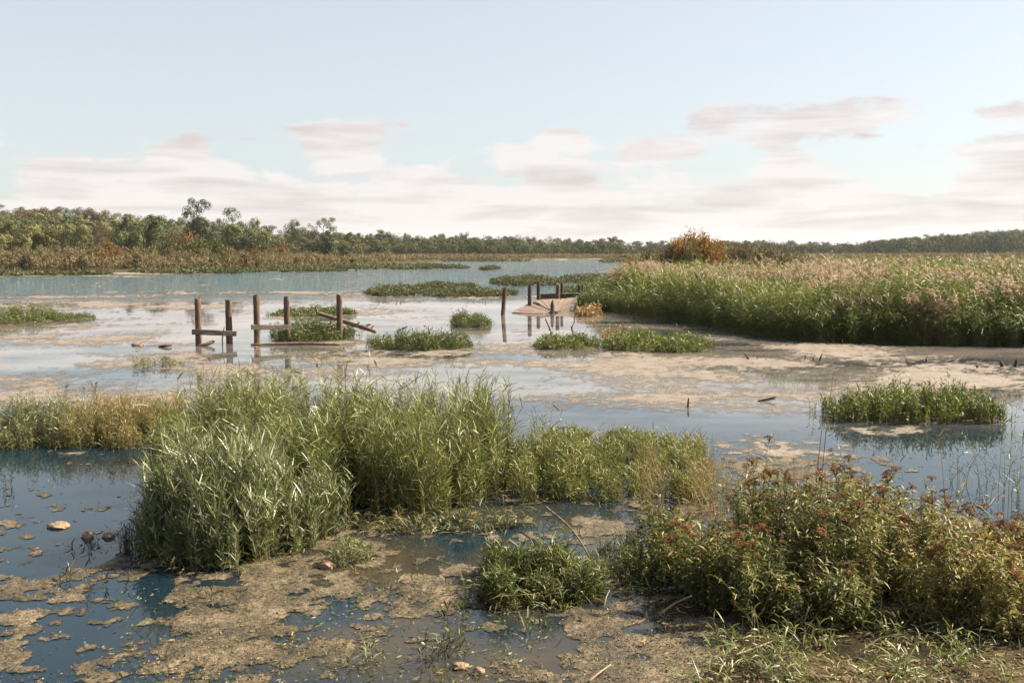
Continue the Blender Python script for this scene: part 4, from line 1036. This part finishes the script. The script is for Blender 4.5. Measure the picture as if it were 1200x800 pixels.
# rusty shrubs behind the reed bed
for i in range(30):
    a = 735 + 215 * (i + rt.random()) / 30
    y = rt.uniform(84, 105)
    tp = np.interp(a, [735, 770, 800, 860, 910, 950], [305, 298, 291.5, 293, 297, 302]) + rt.uniform(-2, 3.5)
    m = pick([('brush', 4), ('orange', 2 if a < 880 else 1), ('shrubgreen', 1)])
    shrub(a, y, rt.uniform(26, 42), tp, m, f"{ {'brush': 'brown', 'orange': 'rust orange', 'shrubgreen': 'olive'}[m] } shrub in the thicket around the rust orange tree", 'shrubs around the rust orange tree')
for i in range(34):
    a = 930 + 340 * (i + rt.random()) / 34
    y = rt.uniform(118, 150)
    m = pick([('brush', 5), ('shrubgreen', 1)])
    shrub(a, y, rt.uniform(26, 40), 304.5 + rt.gauss(0, 1.2), m, f"{ {'brush': 'brown', 'shrubgreen': 'olive'}[m] } shrub in the low line behind the reed bed", 'shrubs behind the reed bed')
# dry undergrowth between the shrubs on the left shore
def undergrowth():
    rng = np.random.default_rng(60)
    a = rng.uniform(-80, 800, 16000); s = shore_dist(a)
    y = s * (1.03 + .42 * rng.uniform(0, 1, len(a)))
    a2 = rng.uniform(750, 1300, 9000); y2 = np.sqrt(rng.uniform(110 ** 2, 460 ** 2, 9000))
    a = np.concatenate([a, a2]); y = np.concatenate([y, y2])
    x = (a - 600) / F * depth(y); z = terrain_z(x, y)
    h = rng.uniform(.6, 1.7, len(a)) * (.6 + .8 * fbm(x, y, .08, 3, 2)) * np.interp(a, [0, 330, 480, 600], [1, .9, .5, .42])
    st, lf, _ = plant_parts(rng, np.column_stack([x, y, z]), h, 7, np.repeat(.45 + y / 900, 7), np.repeat(.08 + y / 2500, 7), .1, (25, 80), .2, .15, (0, 0), .012, 1, tint=(.5, .25), K=3)
    o = Acc().add(lf).build('undergrowth', [M['brush']])
    tag(o, 'brown dry undergrowth between the shrubs on the far shore', 'undergrowth', kind='stuff')
undergrowth()
def understorey():
    """the crowns between and behind the single trees, as one mass"""
    rng = np.random.default_rng(61)
    A = Acc()
    for a0, a1, y0, y1, n, lo, rr, q in [(-90, 420, 225, 345, 260, 13, (2.2, 4.2), 330), (390, 830, 375, 480, 380, 5, (2.6, 5.0), 300), (820, 1290, 490, 720, 480, 2.5, (3.5, 7.0), 300)]:
        a = rng.uniform(a0, a1, n); y = rng.uniform(y0, y1, n)
        x = X(a, y, CAMH); z = terrain_z(x, y)
        down = rng.uniform(0, 1, n) ** 1.3 * (15 if a0 < 0 else 11 if a0 < 800 else 8)
        u = (400 - (np.interp(a, SKY_A, SKY_Y) + lo + down)) / F
        H = np.clip(CAMH + y * (-ST + u * CT) / (CT + u * ST) - z, 1.5, 14)
        r = np.minimum(rng.uniform(*rr, n), H * .7)
        v = norm(rng.normal(0, 1, (n, q, 3)))
        lump = 1 + .22 * np.sin(v[..., 0] * 5 + rng.uniform(0, 6, n)[:, None]) * np.sin(v[..., 1] * 5 + v[..., 2] * 4 + rng.uniform(0, 6, n)[:, None]) + rng.normal(0, .07, (n, q))
        P = np.stack([x[:, None] + v[..., 0] * r[:, None] * lump, y[:, None] + v[..., 1] * r[:, None] * lump, (z + H * .52)[:, None] + v[..., 2] * (H * .48)[:, None] * lump], -1).reshape(-1, 3)
        vv = v.reshape(-1, 3); nn_ = norm(vv + rng.normal(0, .35, vv.shape)); d = norm(np.cross(vv, rng.normal(0, 1, vv.shape)))
        sz = np.repeat(r, q) * .155
        ct = np.repeat(rng.normal(.45, .2, n), q)
        A.add(leaves(P, d, sz * rng.uniform(.6, 1.4, len(P)), sz * .75, .1, np.clip(rng.normal(ct, .12), 0, 1), rng, 1, roll=rng.normal(0, .3, len(P)), profile=[.9, .6], nrm=nn_))
    o = A.build('understorey', [M['forest']])
    tag(o, 'olive green crowns and bushes filling the wood between its single trees', 'understorey', kind='stuff')
understorey()

# ------------------------------------------------------------------ posts, dock, driftwood
def post_mesh(seed, h, r, below=.6, tilt=0.0, chip=.06, pointed=False):
    rng = random.Random(seed); bm = bmesh.new(); n = 18; rings = 16
    vs = []
    ph = rng.uniform(0, 6)
    for k in range(rings + 1):
        t = k / rings; z = -below + (h + below) * t
        row = []
        for i in range(n):
            a = 2 * math.pi * i / n
            rr = r * (1.03 - .08 * t) * (1 + .035 * math.sin(3 * a + ph) + .03 * math.sin(5 * a + 7 * t + ph) + rng.uniform(-.025, .025))
            zz = z
            if k == rings: zz += chip * (rng.uniform(-.9, .3) + .6 * math.sin(a + ph)); rr *= .97
            if pointed and k > rings - 3: rr *= (.78, .5, .12)[k - rings + 2]
            row.append(bm.verts.new((math.cos(a) * rr + tilt * max(0, z), math.sin(a) * rr, zz)))
        vs.append(row)
    for k in range(rings):
        for i in range(n):
            bm.faces.new((vs[k][i], vs[k][(i + 1) % n], vs[k + 1][(i + 1) % n], vs[k + 1][i]))
    c = bm.verts.new((tilt * h, 0, h - chip * .3 + (.03 if pointed else 0)))
    for i in range(n): bm.faces.new((vs[-1][i], vs[-1][(i + 1) % n], c))
    for f in bm.faces: f.smooth = False
    me = bpy.data.meshes.new('post'); bm.to_mesh(me); bm.free()
    return me

def beam_mesh(p0, p1, w, hgt, seed=0, m=None, roll=0.0, jit=.006, name='beam'):
    """squared timber from p0 to p1, worn edges"""
    rng = random.Random(seed)
    p0, p1 = Vector(p0), Vector(p1); d = (p1 - p0); L = d.length; d.normalize()
    side = d.cross(Vector((0, 0, 1))).normalized(); up = side.cross(d)
    q = Matrix.Rotation(roll, 3, d); side = q @ side; up = q @ up
    bm = bmesh.new(); rows_ = []
    N = max(3, int(L / .25))
    b = min(w, hgt) * .12
    prof = [(-w / 2 + b, -hgt / 2), (w / 2 - b, -hgt / 2), (w / 2, -hgt / 2 + b), (w / 2, hgt / 2 - b), (w / 2 - b, hgt / 2), (-w / 2 + b, hgt / 2), (-w / 2, hgt / 2 - b), (-w / 2, -hgt / 2 + b)]
    for k in range(N + 1):
        c = p0 + d * L * k / N
        e = rng.uniform(-.02, .02) if k in (0, N) else 0
        rows_.append([bm.verts.new(c + d * (e + (rng.uniform(-.015, .015) if k in (0, N) else 0)) + side * (x + rng.uniform(-jit, jit)) + up * (z + rng.uniform(-jit, jit))) for x, z in prof])
    for k in range(N):
        for i in range(8): bm.faces.new((rows_[k][i], rows_[k][(i + 1) % 8], rows_[k + 1][(i + 1) % 8], rows_[k + 1][i]))
    bm.faces.new(rows_[0][::-1]); bm.faces.new(rows_[-1])
    bmesh.ops.recalc_face_normals(bm, faces=bm.faces)
    me = bpy.data.meshes.new(name); bm.to_mesh(me); bm.free(); me.materials.append(m or M['beam'])
    return me

def post_at(px, py_w, py_top, wpx, seed, label, parent=None, origin=(0, 0), m='post', tilt=0.0, y=None, pointed=False, below=.6, group=None, chip=.06):
    x, yy = G(px, py_w)
    if y is not None: yy = y; x = X(px, y)
    h = ground_z(py_top, yy); r = wpx / F * depth(yy) / 2
    me = post_mesh(seed, h, r, below, tilt, chip, pointed); me.materials.append(M[m])
    if parent is not None: return link('post', me, parent, (x - origin[0], yy - origin[1], 0))
    o = link('wooden_post', me, None, (x, yy, 0)); tag(o, label, 'post', group)
    return o

# paired posts with rails
def frame(pa, pb, rail, label, seed):
    ox, oy = G((pa[0] + pb[0]) / 2, (pa[1] + pb[1]) / 2)
    ro = empty('post_frame', (ox, oy, 0), label, 'post frame', 'paired posts with a rail')
    for i, p in enumerate((pa, pb)): post_at(*p[:4], seed + i, None, ro, (ox, oy), y=p[4])
    (x0, y0), (x1, y1), Y0, Y1, th = rail
    z0, z1 = ground_z(y0, Y0), ground_z(y1, Y1)
    a = (X(x0, Y0, z0) - ox, Y0 - oy, z0); b = (X(x1, Y1, z1) - ox, Y1 - oy, z1)
    link('crossbeam', beam_mesh(a, b, .07, th, seed, M['beam']), ro)
frame((233, 404, 348.3, 7.4, 31.3), (269, 402.5, 351, 7.6, 31.7), ((225.6, 388.7), (277.4, 391), 31.12, 31.50, .165), 'left pair of weathered posts joined by a low rail in the water', 700)
frame((301.5, 402, 346, 7.5, 31.8), (337, 401, 347.8, 7.2, 32.6), ((294.8, 383.3), (341, 383.6), 31.62, 32.42, .16), 'second pair of weathered posts with a rail, beside the dark grass island', 710)
post_at(398.5, 401, 345, 7.2, 720, 'single weathered post behind the dark grass island by the driftwood log', y=33.0)
# dock posts
DG = 'old posts of the broken dock'
post_at(589.3, 369, 336.5, 4.9, 721, 'leaning dark post standing alone left of the broken dock', m='darkpost', tilt=.075, group=DG)
post_at(620.8, 364, 334, 4.9, 722, 'dark post at the head of the collapsed deck', m='darkpost', group=DG)
post_at(631, 357.5, 330, 4.5, 723, 'tall post at the left back corner of the dock platform', m='darkpost', group=DG)
post_at(653.6, 360, 332.6, 4.9, 724, 'sunlit post in the middle of the dock platform', group=DG)
post_at(658.4, 356.5, 330, 3.8, 725, 'thin post just behind the sunlit middle post of the dock', m='darkpost', group=DG)
post_at(647.3, 368, 351, 4.8, 726, 'short broken pointed post at the front of the dock', m='darkpost', pointed=True, group=DG)
post_at(679, 354, 333.8, 4.0, 727, 'dark post in the grass at the right end of the dock', m='darkpost', group=DG)
post_at(682.4, 353.4, 332.6, 3.2, 728, 'thin post touching the dark post in the grass', group=DG)
post_at(707.7, 349, 331.5, 4.6, 729, 'short post standing among the reeds right of the dock', m='darkpost', group=DG)

def W3(px, py, y): 
    z = ground_z(py, y); return Vector((X(px, y, z), y, z))
def deck(name, A, B, C, D, n, label, seed, thick=.035, gap=.03, fascia=None):
    """planks laid from edge A-B to edge D-C"""
    rng = random.Random(seed)
    o0 = (A + B + C + D) / 4; o0.z = 0
    ro = empty(name, o0, label, 'dock', 'broken dock')
    for i in range(n):
        bm = bmesh.new()
        t0 = (i + .02 + gap) / n; t1 = (i + 1 - gap) / n
        e = [rng.uniform(-.04, .06) for _ in range(2)]
        p = [A.lerp(B, t0), A.lerp(B, t1), D.lerp(C, t1), D.lerp(C, t0)]
        ax = (p[3] - p[0]).normalized()
        p[0] = p[0] - ax * e[0]; p[1] = p[1] - ax * e[0]; p[2] = p[2] + ax * e[1]; p[3] = p[3] + ax * e[1]
        nv = (p[1] - p[0]).cross(p[3] - p[0]).normalized()
        if nv.z < 0: nv = -nv
        dz = rng.uniform(-.012, .02)
        top = [bm.verts.new(q - o0 + nv * dz) for q in p]; bot = [bm.verts.new(q - o0 + nv * (dz - thick)) for q in p]
        bm.faces.new(top); bm.faces.new(bot[::-1])
        for k in range(4): bm.faces.new((top[k], bot[k], bot[(k + 1) % 4], top[(k + 1) % 4]))
        bmesh.ops.recalc_face_normals(bm, faces=bm.faces)
        bmesh.ops.bevel(bm, geom=list(bm.edges), offset=.008, segments=1, affect='EDGES')
        me = bpy.data.meshes.new('plank'); bm.to_mesh(me); bm.free(); me.materials.append(M['plank'])
        link('plank', me, ro)
    for k, (p, q, w, h) in enumerate(fascia or []):
        link('joist', beam_mesh(p - o0, q - o0, w, h, seed + k, M['beam']), ro)
    return ro
t = W3(598.7, 367.6, 46.8); t.z = .0
a1, b1, c1, d1 = W3(607, 362.0, 47.6), W3(621.5, 354.2, 49.6), W3(645.5, 364.2, 47.2), W3(637, 368.0, 46.2)
deck('collapsed_deck', Vector((t.x, t.y, .02)), b1, c1, d1, 4, 'collapsed bleached deck section sloping into the water at the tip of the dock', 801,
     fascia=[(Vector((t.x, t.y, -.05)), d1 + Vector((0, .05, -.1)), .07, .1), (b1 + Vector((.1, 0, -.1)), c1 + Vector((.1, 0, -.1)), .08, .12)])
a2, b2, c2, d2 = W3(625, 352.3, 49.8), W3(651, 349.6, 53.2), W3(676, 348.2, 53.2), W3(676, 352.4, 49.6)
e2 = W3(652, 364.8, 46.9); f2 = W3(642.8, 361.8, 47.4)
deck('dock_platform', f2, e2, W3(672, 349.6, 52.4), a2 + Vector((0, .0, .02)), 6, 'bleached plank platform of the broken dock, tilted down towards its broken corner', 802,
     fascia=[(e2 + Vector((0.05, -.05, -.16)), d2 + Vector((0, -.05, -.16)), .07, .24), (f2 + Vector((0, .1, -.16)), a2 + Vector((0, .1, -.16)), .07, .2)])
deck('dock_platform', e2 + Vector((.03, .02, .01)), d2, c2, W3(664, 349.2, 52.6), 4, 'right hand flat part of the dock platform running into the grass', 803)
z1 = ground_z(345.4, 54.2)
bo = Vector((X(653, 54.2), 54.2, 0))
o = empty('dock_rail', bo, 'long dark timber with a pale plank along the back of the dock', 'timber', 'broken dock')
p, q = Vector((X(630, 54.2), 54.2, z1)) - bo, Vector((X(677, 54.6), 54.6, z1 + .03)) - bo
link('timber', beam_mesh(p + Vector((0, 0, -.12)), q + Vector((0, 0, -.1)), .09, .24, 5, M['beam']), o)
link('plank', beam_mesh(p + Vector((0, .05, .03)), q + Vector((0, .05, .02)), .28, .05, 6, M['plank']), o)

def stick(name, pts, rads, label, cat, m='twig', group=None, branches=(), sides=7):
    """a bent branch given as world points"""
    pts = [Vector(p) for p in pts]; o0 = pts[0].copy()
    # smooth resample
    P = []; Rr = []
    for i in range(len(pts) - 1):
        for k in range(4):
            t = k / 4
            p0, p1, p2, p3 = pts[max(0, i - 1)], pts[i], pts[i + 1], pts[min(len(pts) - 1, i + 2)]
            P.append(.5 * ((2 * p1) + (p2 - p0) * t + (2 * p0 - 5 * p1 + 4 * p2 - p3) * t * t + (3 * p1 - p0 - 3 * p2 + p3) * t ** 3)); Rr.append(rads[i] + (rads[i + 1] - rads[i]) * t)
    P.append(pts[-1]); Rr.append(rads[-1])
    P = [P[0]] + P + [P[-1]]; Rr = [Rr[0] * .05] + Rr + [Rr[-1] * .05]
    P[0] = P[1] - (P[2] - P[1]) * .05; P[-1] = P[-2] + (P[-2] - P[-3]) * .05
    rg = random.Random(len(label))
    A = Acc().add(tube1([tuple(p - o0) for p in P], [r * rg.uniform(.9, 1.12) for r in Rr], sides))
    for b in branches: A.add(tube1([tuple(Vector(v) - o0) for v in b[0]], b[1], 5))
    o = A.build(name, [M[m]], None, o0, smooth=True)
    return tag(o, label, cat, group)

# driftwood behind the dark island
L0, L1, L2 = W3(372, 367, 34.2), W3(398, 375, 33.6), W3(440, 388.5, 32.4)
stick('driftwood_log', [L0, L1, W3(420, 382, 33.0), L2], [.06, .085, .08, .06], 'driftwood log lying against the single post by the dark grass island', 'log', 'drift',
      branches=[([L0, L0 + Vector((-.05, 0, .2)), L0 + Vector((.02, 0, .33))], [.05, .04, .015]), ([W3(418, 381, 33), W3(421, 377.5, 33), W3(419, 376, 33)], [.05, .04, .02]), ([W3(428, 384, 32.8), W3(432, 380, 32.8), W3(435, 380.5, 32.8)], [.05, .04, .02]), ([W3(434, 386, 32.6), W3(438, 381.5, 32.6)], [.04, .015]), ([L1, W3(392, 379, 33.2), W3(384, 383, 33)], [.06, .05, .03])])
stick('driftwood_log', [Vector((X(294, 31.0), 31.0, .03)), Vector((X(345, 31.2), 31.2, .05)), Vector((X(398, 31.1), 31.1, .03))], [.03, .045, .03], 'long half sunk log at the waterline in front of the dark grass island', 'log', 'drift')
stick('floating_plank', [Vector((X(232, 30.9), 30.9, .0)), Vector((X(243, 30.9), 30.9, .06)), Vector((X(251.5, 31.0), 31.0, .15))], [.04, .06, .05], 'tilted scrap of wood floating between the left pair of posts', 'wood', 'drift')
stick('floating_stick', [Vector((X(186, 30.5), 30.5, .01)), Vector((X(194, 30.4), 30.4, .05)), Vector((X(201, 30.5), 30.5, .06))], [.02, .05, .03], 'dark stick floating left of the paired posts', 'stick')
stick('thin_branch', [Vector((X(261, 31), 31, -.1)), Vector((X(261, 31), 31, .25)), Vector((X(263.5, 31), 31, .6))], [.02, .02, .01], 'thin upright twig beside the right post of the left pair', 'twig')
SN = 'bent snags in front of the dock'
for pts, lb in [([(646, 396), (644.5, 386), (639, 373.5)], 'bent snag in the water below the pointed dock post'), ([(672, 392), (670, 384), (673, 377), (672.5, 371)], 'crooked snag in the water right of the other one in front of the dock')]:
    y = G(*pts[0])[1]
    stick('snag', [W3(a, b, y) for a, b in pts], [.03, .028, .02, .012][:len(pts)], lb, 'snag', group=SN)
SG = 'small snags in the scummy water'
for px, py, tx, ty, r, lb in [
   (878, 421, 872, 414, .03, 'small slanting snag left of the reed bed front'), (960, 423, 964, 414, .025, 'slanting thin snag at the foot of the reed bed'), (953, 423, 953, 418, .02, 'tiny upright snag by the slanting thin one'),
   (943, 422, 944, 416, .015, 'tiny stub left of the slanting thin snag'), (1175, 430, 1172, 423, .05, 'dark stub near the right edge, left of two'), (1189, 430, 1192, 421, .05, 'dark stub nearest the right edge of the scum'),
   (1086, 424, 1085, 420, .03, 'tiny stub alone in the scum below the reed bed'), (1146, 431, 1144, 428, .03, 'flat tiny stub left of the two dark stubs'), (806, 477, 807, 466, .022, 'short upright snag in the scum right of centre'), (987, 403.5, 987, 396, .02, 'pale thin stick against the dark reed front')]:
    x, y = G(px, py)
    stick('snag', [Vector((x, y, -.05)), W3((px + tx) / 2, (py + ty) / 2 - .5, y), W3(tx, ty, y)], [r, r * .9, r * .5], lb, 'snag', group=SG)
x, y = G(898, 470)
stick('floating_stick', [Vector((X(888, y), y, .01)), Vector((X(898, y), y, .035)), Vector((X(910, y), y, .09))], [.012, .026, .012], 'dark forked stick floating in the scum left of the bright grass island', 'stick', branches=[([(X(900, y), y, .03), (X(906, y), y, .05), (X(909, y), y, .04)], [.015, .012, .005])])
x, y = G(472, 381)
stick('thin_branch', [W3(466, 388, 34.5), W3(472, 385, 34.5), W3(477.5, 382.5, 34.5)], [.03, .03, .015], 'thin dark branch poking up behind the low wide grass island', 'branch')

# sticks on the near mud and water
def gstick(pts, r, label, m='twig', name='fallen_stick', lift=.02, group=None):
    P = []
    for (a, b, z) in pts:
        x, y = G(a, b, z); P.append(Vector((x, y, max(z, float(terrain_z(x, y)) + lift if z < .05 else z))))
    stick(name, P, list(np.linspace(r, r * .45, len(P))), label, 'stick', m, group)
gstick([(775, 718, .05), (792, 706, .15), (810, 698, .28)], .011, 'pale stick jutting from the mud in front of the leftmost bush', 'paletwig')
gstick([(690, 798, .02), (702, 788, .05), (716, 778, .06)], .010, 'short pale stick lying in the scum at bottom centre', 'paletwig')
gstick([(862, 775, .02), (890, 757, .05), (918, 745, .05)], .010, 'long tan stick lying across the mud bank', 'paletwig')
gstick([(640, 594, .25), (672, 622, .22), (696, 662, .05)], .012, 'long brown branch arching over the water between grass tufts', 'drift')
gstick([(955, 745, .03), (940, 728, .12), (925, 715, .2)], .012, 'dark root at the foot of the bushes')
gstick([(905, 690, .35), (895, 712, .2), (880, 738, .03)], .010, 'brown stem slanting out of the dark bush to the mud')
gstick([(745, 640, .12), (752, 652, .08), (768, 660, .03)], .014, 'reddish stick in the water left of the rust headed bushes', 'drift')
gstick([(1010, 770, .02), (1035, 752, .04), (1060, 748, .05)], .009, 'thin twig on the mud below the middle bush')

def rock(px, py, w, h, label, seed, m='rock', name='rock'):
    rng = random.Random(seed); x, y = G(px, py); s = F / depth(y)
    bm = bmesh.new(); bmesh.ops.create_icosphere(bm, subdivisions=4, radius=1)
    for v in bm.verts:
        c = v.co; k = 1 + .28 * (float(fbm(c.x * 1.3 + seed, c.y * 1.3 + c.z * 1.7, 1.2, 4, seed)) - .5) * 2
        v.co = Vector((c.x * k * w / s / 2.3, c.y * k * w / s / 3, c.z * k * h / s * .52))
    for f in bm.faces: f.smooth = True
    me = bpy.data.meshes.new(name); bm.to_mesh(me); bm.free(); me.materials.append(M[m])
    o = link(name, me, None, (x, y, .01)); o.rotation_euler = (0, 0, rng.uniform(-.4, .4))
    tag(o, label, 'rock', 'small rocks in the near water')
rock(69, 617, 31, 9, 'long flat tan rock breaking the dark water at lower left', 1)
rock(103, 629, 15, 12, 'small pointed rock between the long flat rock and the reeds', 2)
rock(127, 629, 17, 9, 'small tan rock nearest the drowned stalks at lower left', 3)
rock(382, 664, 22, 12, 'pinkish rock at the right foot of the silvery reed clump', 4)
rock(540, 782, 24, 10, 'pale tan rock in the scum at the bottom centre', 5)
rock(561, 789, 17, 12, 'brown rock right of the pale rock at the bottom', 6)
rock(161, 404.5, 15, 5, 'tan rock alone in the far water left of the floating stick', 7)
rock(300, 408, 5, 3, 'tiny rock at the foot of the second pair of posts', 8)

# little sprouts
def sprout(px, py, top, label, seed, n=7, gm='wetweed', L=.10, m=6, spread=.09, W=.012, lean=.25):
    rng = np.random.default_rng(seed); x, y = G(px, py); h = ground_z(top, y)
    pt = rng.normal(0, spread, (n, 2))
    ro = empty('water_sprout', (x, y, 0), label, 'sprout', 'little sprouts in the near water')
    st, lf, _ = plant_parts(rng, pt, h * rng.uniform(.6, 1.05, n), m, L, W, .2, (25, 75), .3, lean, (0, 0), .0035, 2, tint=(.5, .25), K=4)
    Acc().add(lf).build('leaves', [M[gm]], ro); Acc().add(st).build('stems', [M['bushstem']], ro)['kind'] = 'stuff'
for i, a in enumerate([
 (436, 778, 748, 'pale green sprout standing alone in the algae left of the bottom rocks', 6, 'silver'), (505, 775, 738, 'dark double sprout behind the pale rock at the bottom', 8, 'wetweed'), (517, 770, 742, 'dark thin sprout against the dark double one', 5, 'wetweed'),
 (540, 758, 730, 'bent green sprout left of the bottom rocks, highest one', 6, 'grass'), (486, 690, 662, 'small upright sprout in the algae below the big reed stand', 4, 'silver'), (530, 720, 690, 'slender sprout in front of the dark green tuft', 4, 'grass'),
 (541, 700, 668, 'slender sprout left of the dark green tuft', 4, 'silver'), (8, 572, 545, 'bare forked sprout at the left edge of the dark water', 5, 'wetweed'), (103, 640, 628, 'drowned dark tuft behind the small pointed rock', 8, 'wetweed'),
 (70, 680, 655, 'thin dark sprout in the open water at lower left', 4, 'wetweed'), (120, 690, 664, 'dark trailing sprout in the open water below the rocks', 5, 'wetweed'), (104, 458, 446, 'tiny dark sprout in the far scum above the left grass band', 8, 'wetweed'),
 (76, 455, 449, 'tiny pair of shoots left of the far dark sprout', 3, 'wetweed'), (238, 705, 680, 'thin dark sprout in the shade of the silvery reed clump', 4, 'wetweed'), (640, 740, 715, 'thin sprout in the scum in front of the dark tuft', 4, 'grass'),
 (1040, 760, 700, 'leafy green sprout on the mud in front of the yellow green bush', 6, 'reed'), (960, 770, 725, 'green grassy sprout on the mud in front of the bushes', 8, 'reed'), (1120, 790, 735, 'green sprout on the mud in the lower right corner', 8, 'reed')]):
    sprout(*a[:3], a[3], 600 + i, a[4], a[5])

# ------------------------------------------------------------------ sky and sun
w = bpy.data.worlds.new('World'); sc.world = w; w.use_nodes = True
n = w.node_tree.nodes; l = w.node_tree.links; n.clear()
out = n.new('ShaderNodeOutputWorld'); bg = n.new('ShaderNodeBackground'); bg.inputs['Strength'].default_value = .062
sky = n.new('ShaderNodeTexSky'); sky.sky_type = 'NISHITA'; sky.sun_disc = False
sky.sun_elevation = SUN_EL; sky.sun_rotation = SUN_AZ; sky.air_density = 1.0; sky.dust_density = 1.2; sky.ozone_density = 1.6
tc = n.new('ShaderNodeTexCoord'); sp = n.new('ShaderNodeSeparateXYZ'); l.new(tc.outputs['Generated'], sp.inputs[0])
def math_(op, a, b=None, c=None):
    q = n.new('ShaderNodeMath'); q.operation = op
    for i, v in enumerate((a, b, c)):
        if v is None: continue
        if isinstance(v, (int, float)): q.inputs[i].default_value = v
        else: l.new(v, q.inputs[i])
    return q.outputs[0]
az = math_('ARCTAN2', sp.outputs['X'], sp.outputs['Y']); el = math_('ARCSINE', sp.outputs['Z'])
def cloudtex(sa, se, off, scale, detail, rough, dist=0.0):
    cv = n.new('ShaderNodeCombineXYZ'); l.new(math_('MULTIPLY', az, sa), cv.inputs[0]); l.new(math_('MULTIPLY', el, se), cv.inputs[1]); cv.inputs[2].default_value = off
    t = n.new('ShaderNodeTexNoise'); t.inputs['Scale'].default_value = scale; t.inputs['Detail'].default_value = detail; t.inputs['Roughness'].default_value = rough; t.inputs['Distortion'].default_value = dist
    l.new(cv.outputs[0], t.inputs['Vector']); return t.outputs['Fac']
puff = cloudtex(1, 2.2, 16.9, 9.0, 12, .56, .05)
cover = n.new('ShaderNodeValToRGB'); e = cover.color_ramp.elements
pts = [(0.0, .80), (.10, .68), (.19, .58), (.28, .525), (.35, .46), (.42, .36), (.52, .2), (1.0, .12)]   # el / 0.35 rad
while len(e) < len(pts): e.new(.5)
for i, (p_, v) in enumerate(pts): e[i].position = p_; e[i].color = (v, v, v, 1)
l.new(math_('DIVIDE', el, .35), cover.inputs[0])
cm = math_('ADD', puff, math_('SUBTRACT', cover.outputs[0], .5))
mr = n.new('ShaderNodeMapRange'); mr.interpolation_type = 'SMOOTHSTEP'; mr.inputs['From Min'].default_value = .49; mr.inputs['From Max'].default_value = .565
l.new(cm, mr.inputs['Value'])
streak = cloudtex(1, 9.0, 9.1, 7.0, 7, .55, .3)
cr_ = n.new('ShaderNodeValToRGB'); e = cr_.color_ramp.elements
e[0].position = .36; e[0].color = (.232, .210, .206, 1); e[1].position = .56; e[1].color = (.312, .293, .285, 1)
l.new(math_('MULTIPLY_ADD', puff, -.30, math_('ADD', math_('MULTIPLY', streak, .85), .245)), cr_.inputs[0])
gain = n.new('ShaderNodeVectorMath'); gain.operation = 'SCALE'; gain.inputs['Scale'].default_value = 1 / .062
l.new(cr_.outputs[0], gain.inputs[0])
hs_ = n.new('ShaderNodeHueSaturation'); hs_.inputs['Saturation'].default_value = .62; l.new(sky.outputs[0], hs_.inputs['Color'])
mx = n.new('ShaderNodeMix'); mx.data_type = 'RGBA'; mx.clamp_result = False
veil = n.new('ShaderNodeMix'); veil.data_type = 'RGBA'; veil.clamp_result = False; vr = n.new('ShaderNodeMapRange'); vr.interpolation_type = 'SMOOTHSTEP'; vr.inputs['From Min'].default_value = .24; vr.inputs['From Max'].default_value = .62
vr.inputs['To Min'].default_value = .5; vr.inputs['To Max'].default_value = .04; l.new(el, vr.inputs['Value']); l.new(vr.outputs[0], veil.inputs[0])
l.new(hs_.outputs[0], veil.inputs[6]); veil.inputs[7].default_value = (3.72, 3.92, 3.90, 1)
l.new(math_('MULTIPLY', mr.outputs[0], .85), mx.inputs[0]); l.new(veil.outputs[2], mx.inputs[6]);  l.new(gain.outputs[0], mx.inputs[7])
l.new(mx.outputs[2], bg.inputs['Color']); l.new(bg.outputs[0], out.inputs[0])

sd = bpy.data.lights.new('sun', 'SUN'); sd.energy = 5.0; sd.angle = R(.5); sd.color = (1, .885, .70)
so = bpy.data.objects.new('sun', sd); COL.objects.link(so)
sv = Vector((math.sin(SUN_AZ) * math.cos(SUN_EL), math.cos(SUN_AZ) * math.cos(SUN_EL), math.sin(SUN_EL)))
so.rotation_euler = (-sv).to_track_quat('-Z', 'Y').to_euler(); so.location = (30, -10, 40)

cd = bpy.data.cameras.new('camera'); cam = bpy.data.objects.new('camera', cd); COL.objects.link(cam)
cd.sensor_fit = 'HORIZONTAL'; cd.sensor_width = 36; cd.lens = 36 * F / 1200; cd.clip_start = .1; cd.clip_end = 8000
cam.location = (0, 0, CAMH); cam.rotation_euler = (math.pi / 2 - TH, 0, 0)
sc.camera = cam
hz = bpy.data.materials.new('thin_haze'); hz.use_nodes = True; nn = hz.node_tree.nodes; nn.clear()
ho = nn.new('ShaderNodeOutputMaterial'); pv = nn.new('ShaderNodeVolumePrincipled')
pv.inputs['Density'].default_value = .00009; pv.inputs['Color'].default_value = (.93, .95, 1, 1); pv.inputs['Anisotropy'].default_value = .2
hz.node_tree.links.new(pv.outputs[0], ho.inputs['Volume'])
bm = bmesh.new(); bmesh.ops.create_cube(bm, size=1); me = bpy.data.meshes.new('haze'); bm.to_mesh(me); bm.free(); me.materials.append(hz)
o = link('haze', me, None, (0, 0, 21)); o.scale = (7400, 7400, 46)
tag(o, 'thin pale air softening the far wood', 'haze', kind='stuff')

sc.view_settings.view_transform = 'Standard'; sc.view_settings.look = 'None'
sc.view_settings.exposure = 1.62; sc.view_settings.gamma = 1.0; sc.view_settings.use_curve_mapping = False
sc.render.engine = 'CYCLES'
sc.cycles.max_bounces = 5; sc.cycles.diffuse_bounces = 2; sc.cycles.transparent_max_bounces = 12
sc.cycles.use_denoising = True
try: sc.cycles.denoiser = 'OPENIMAGEDENOISE'
except Exception: pass
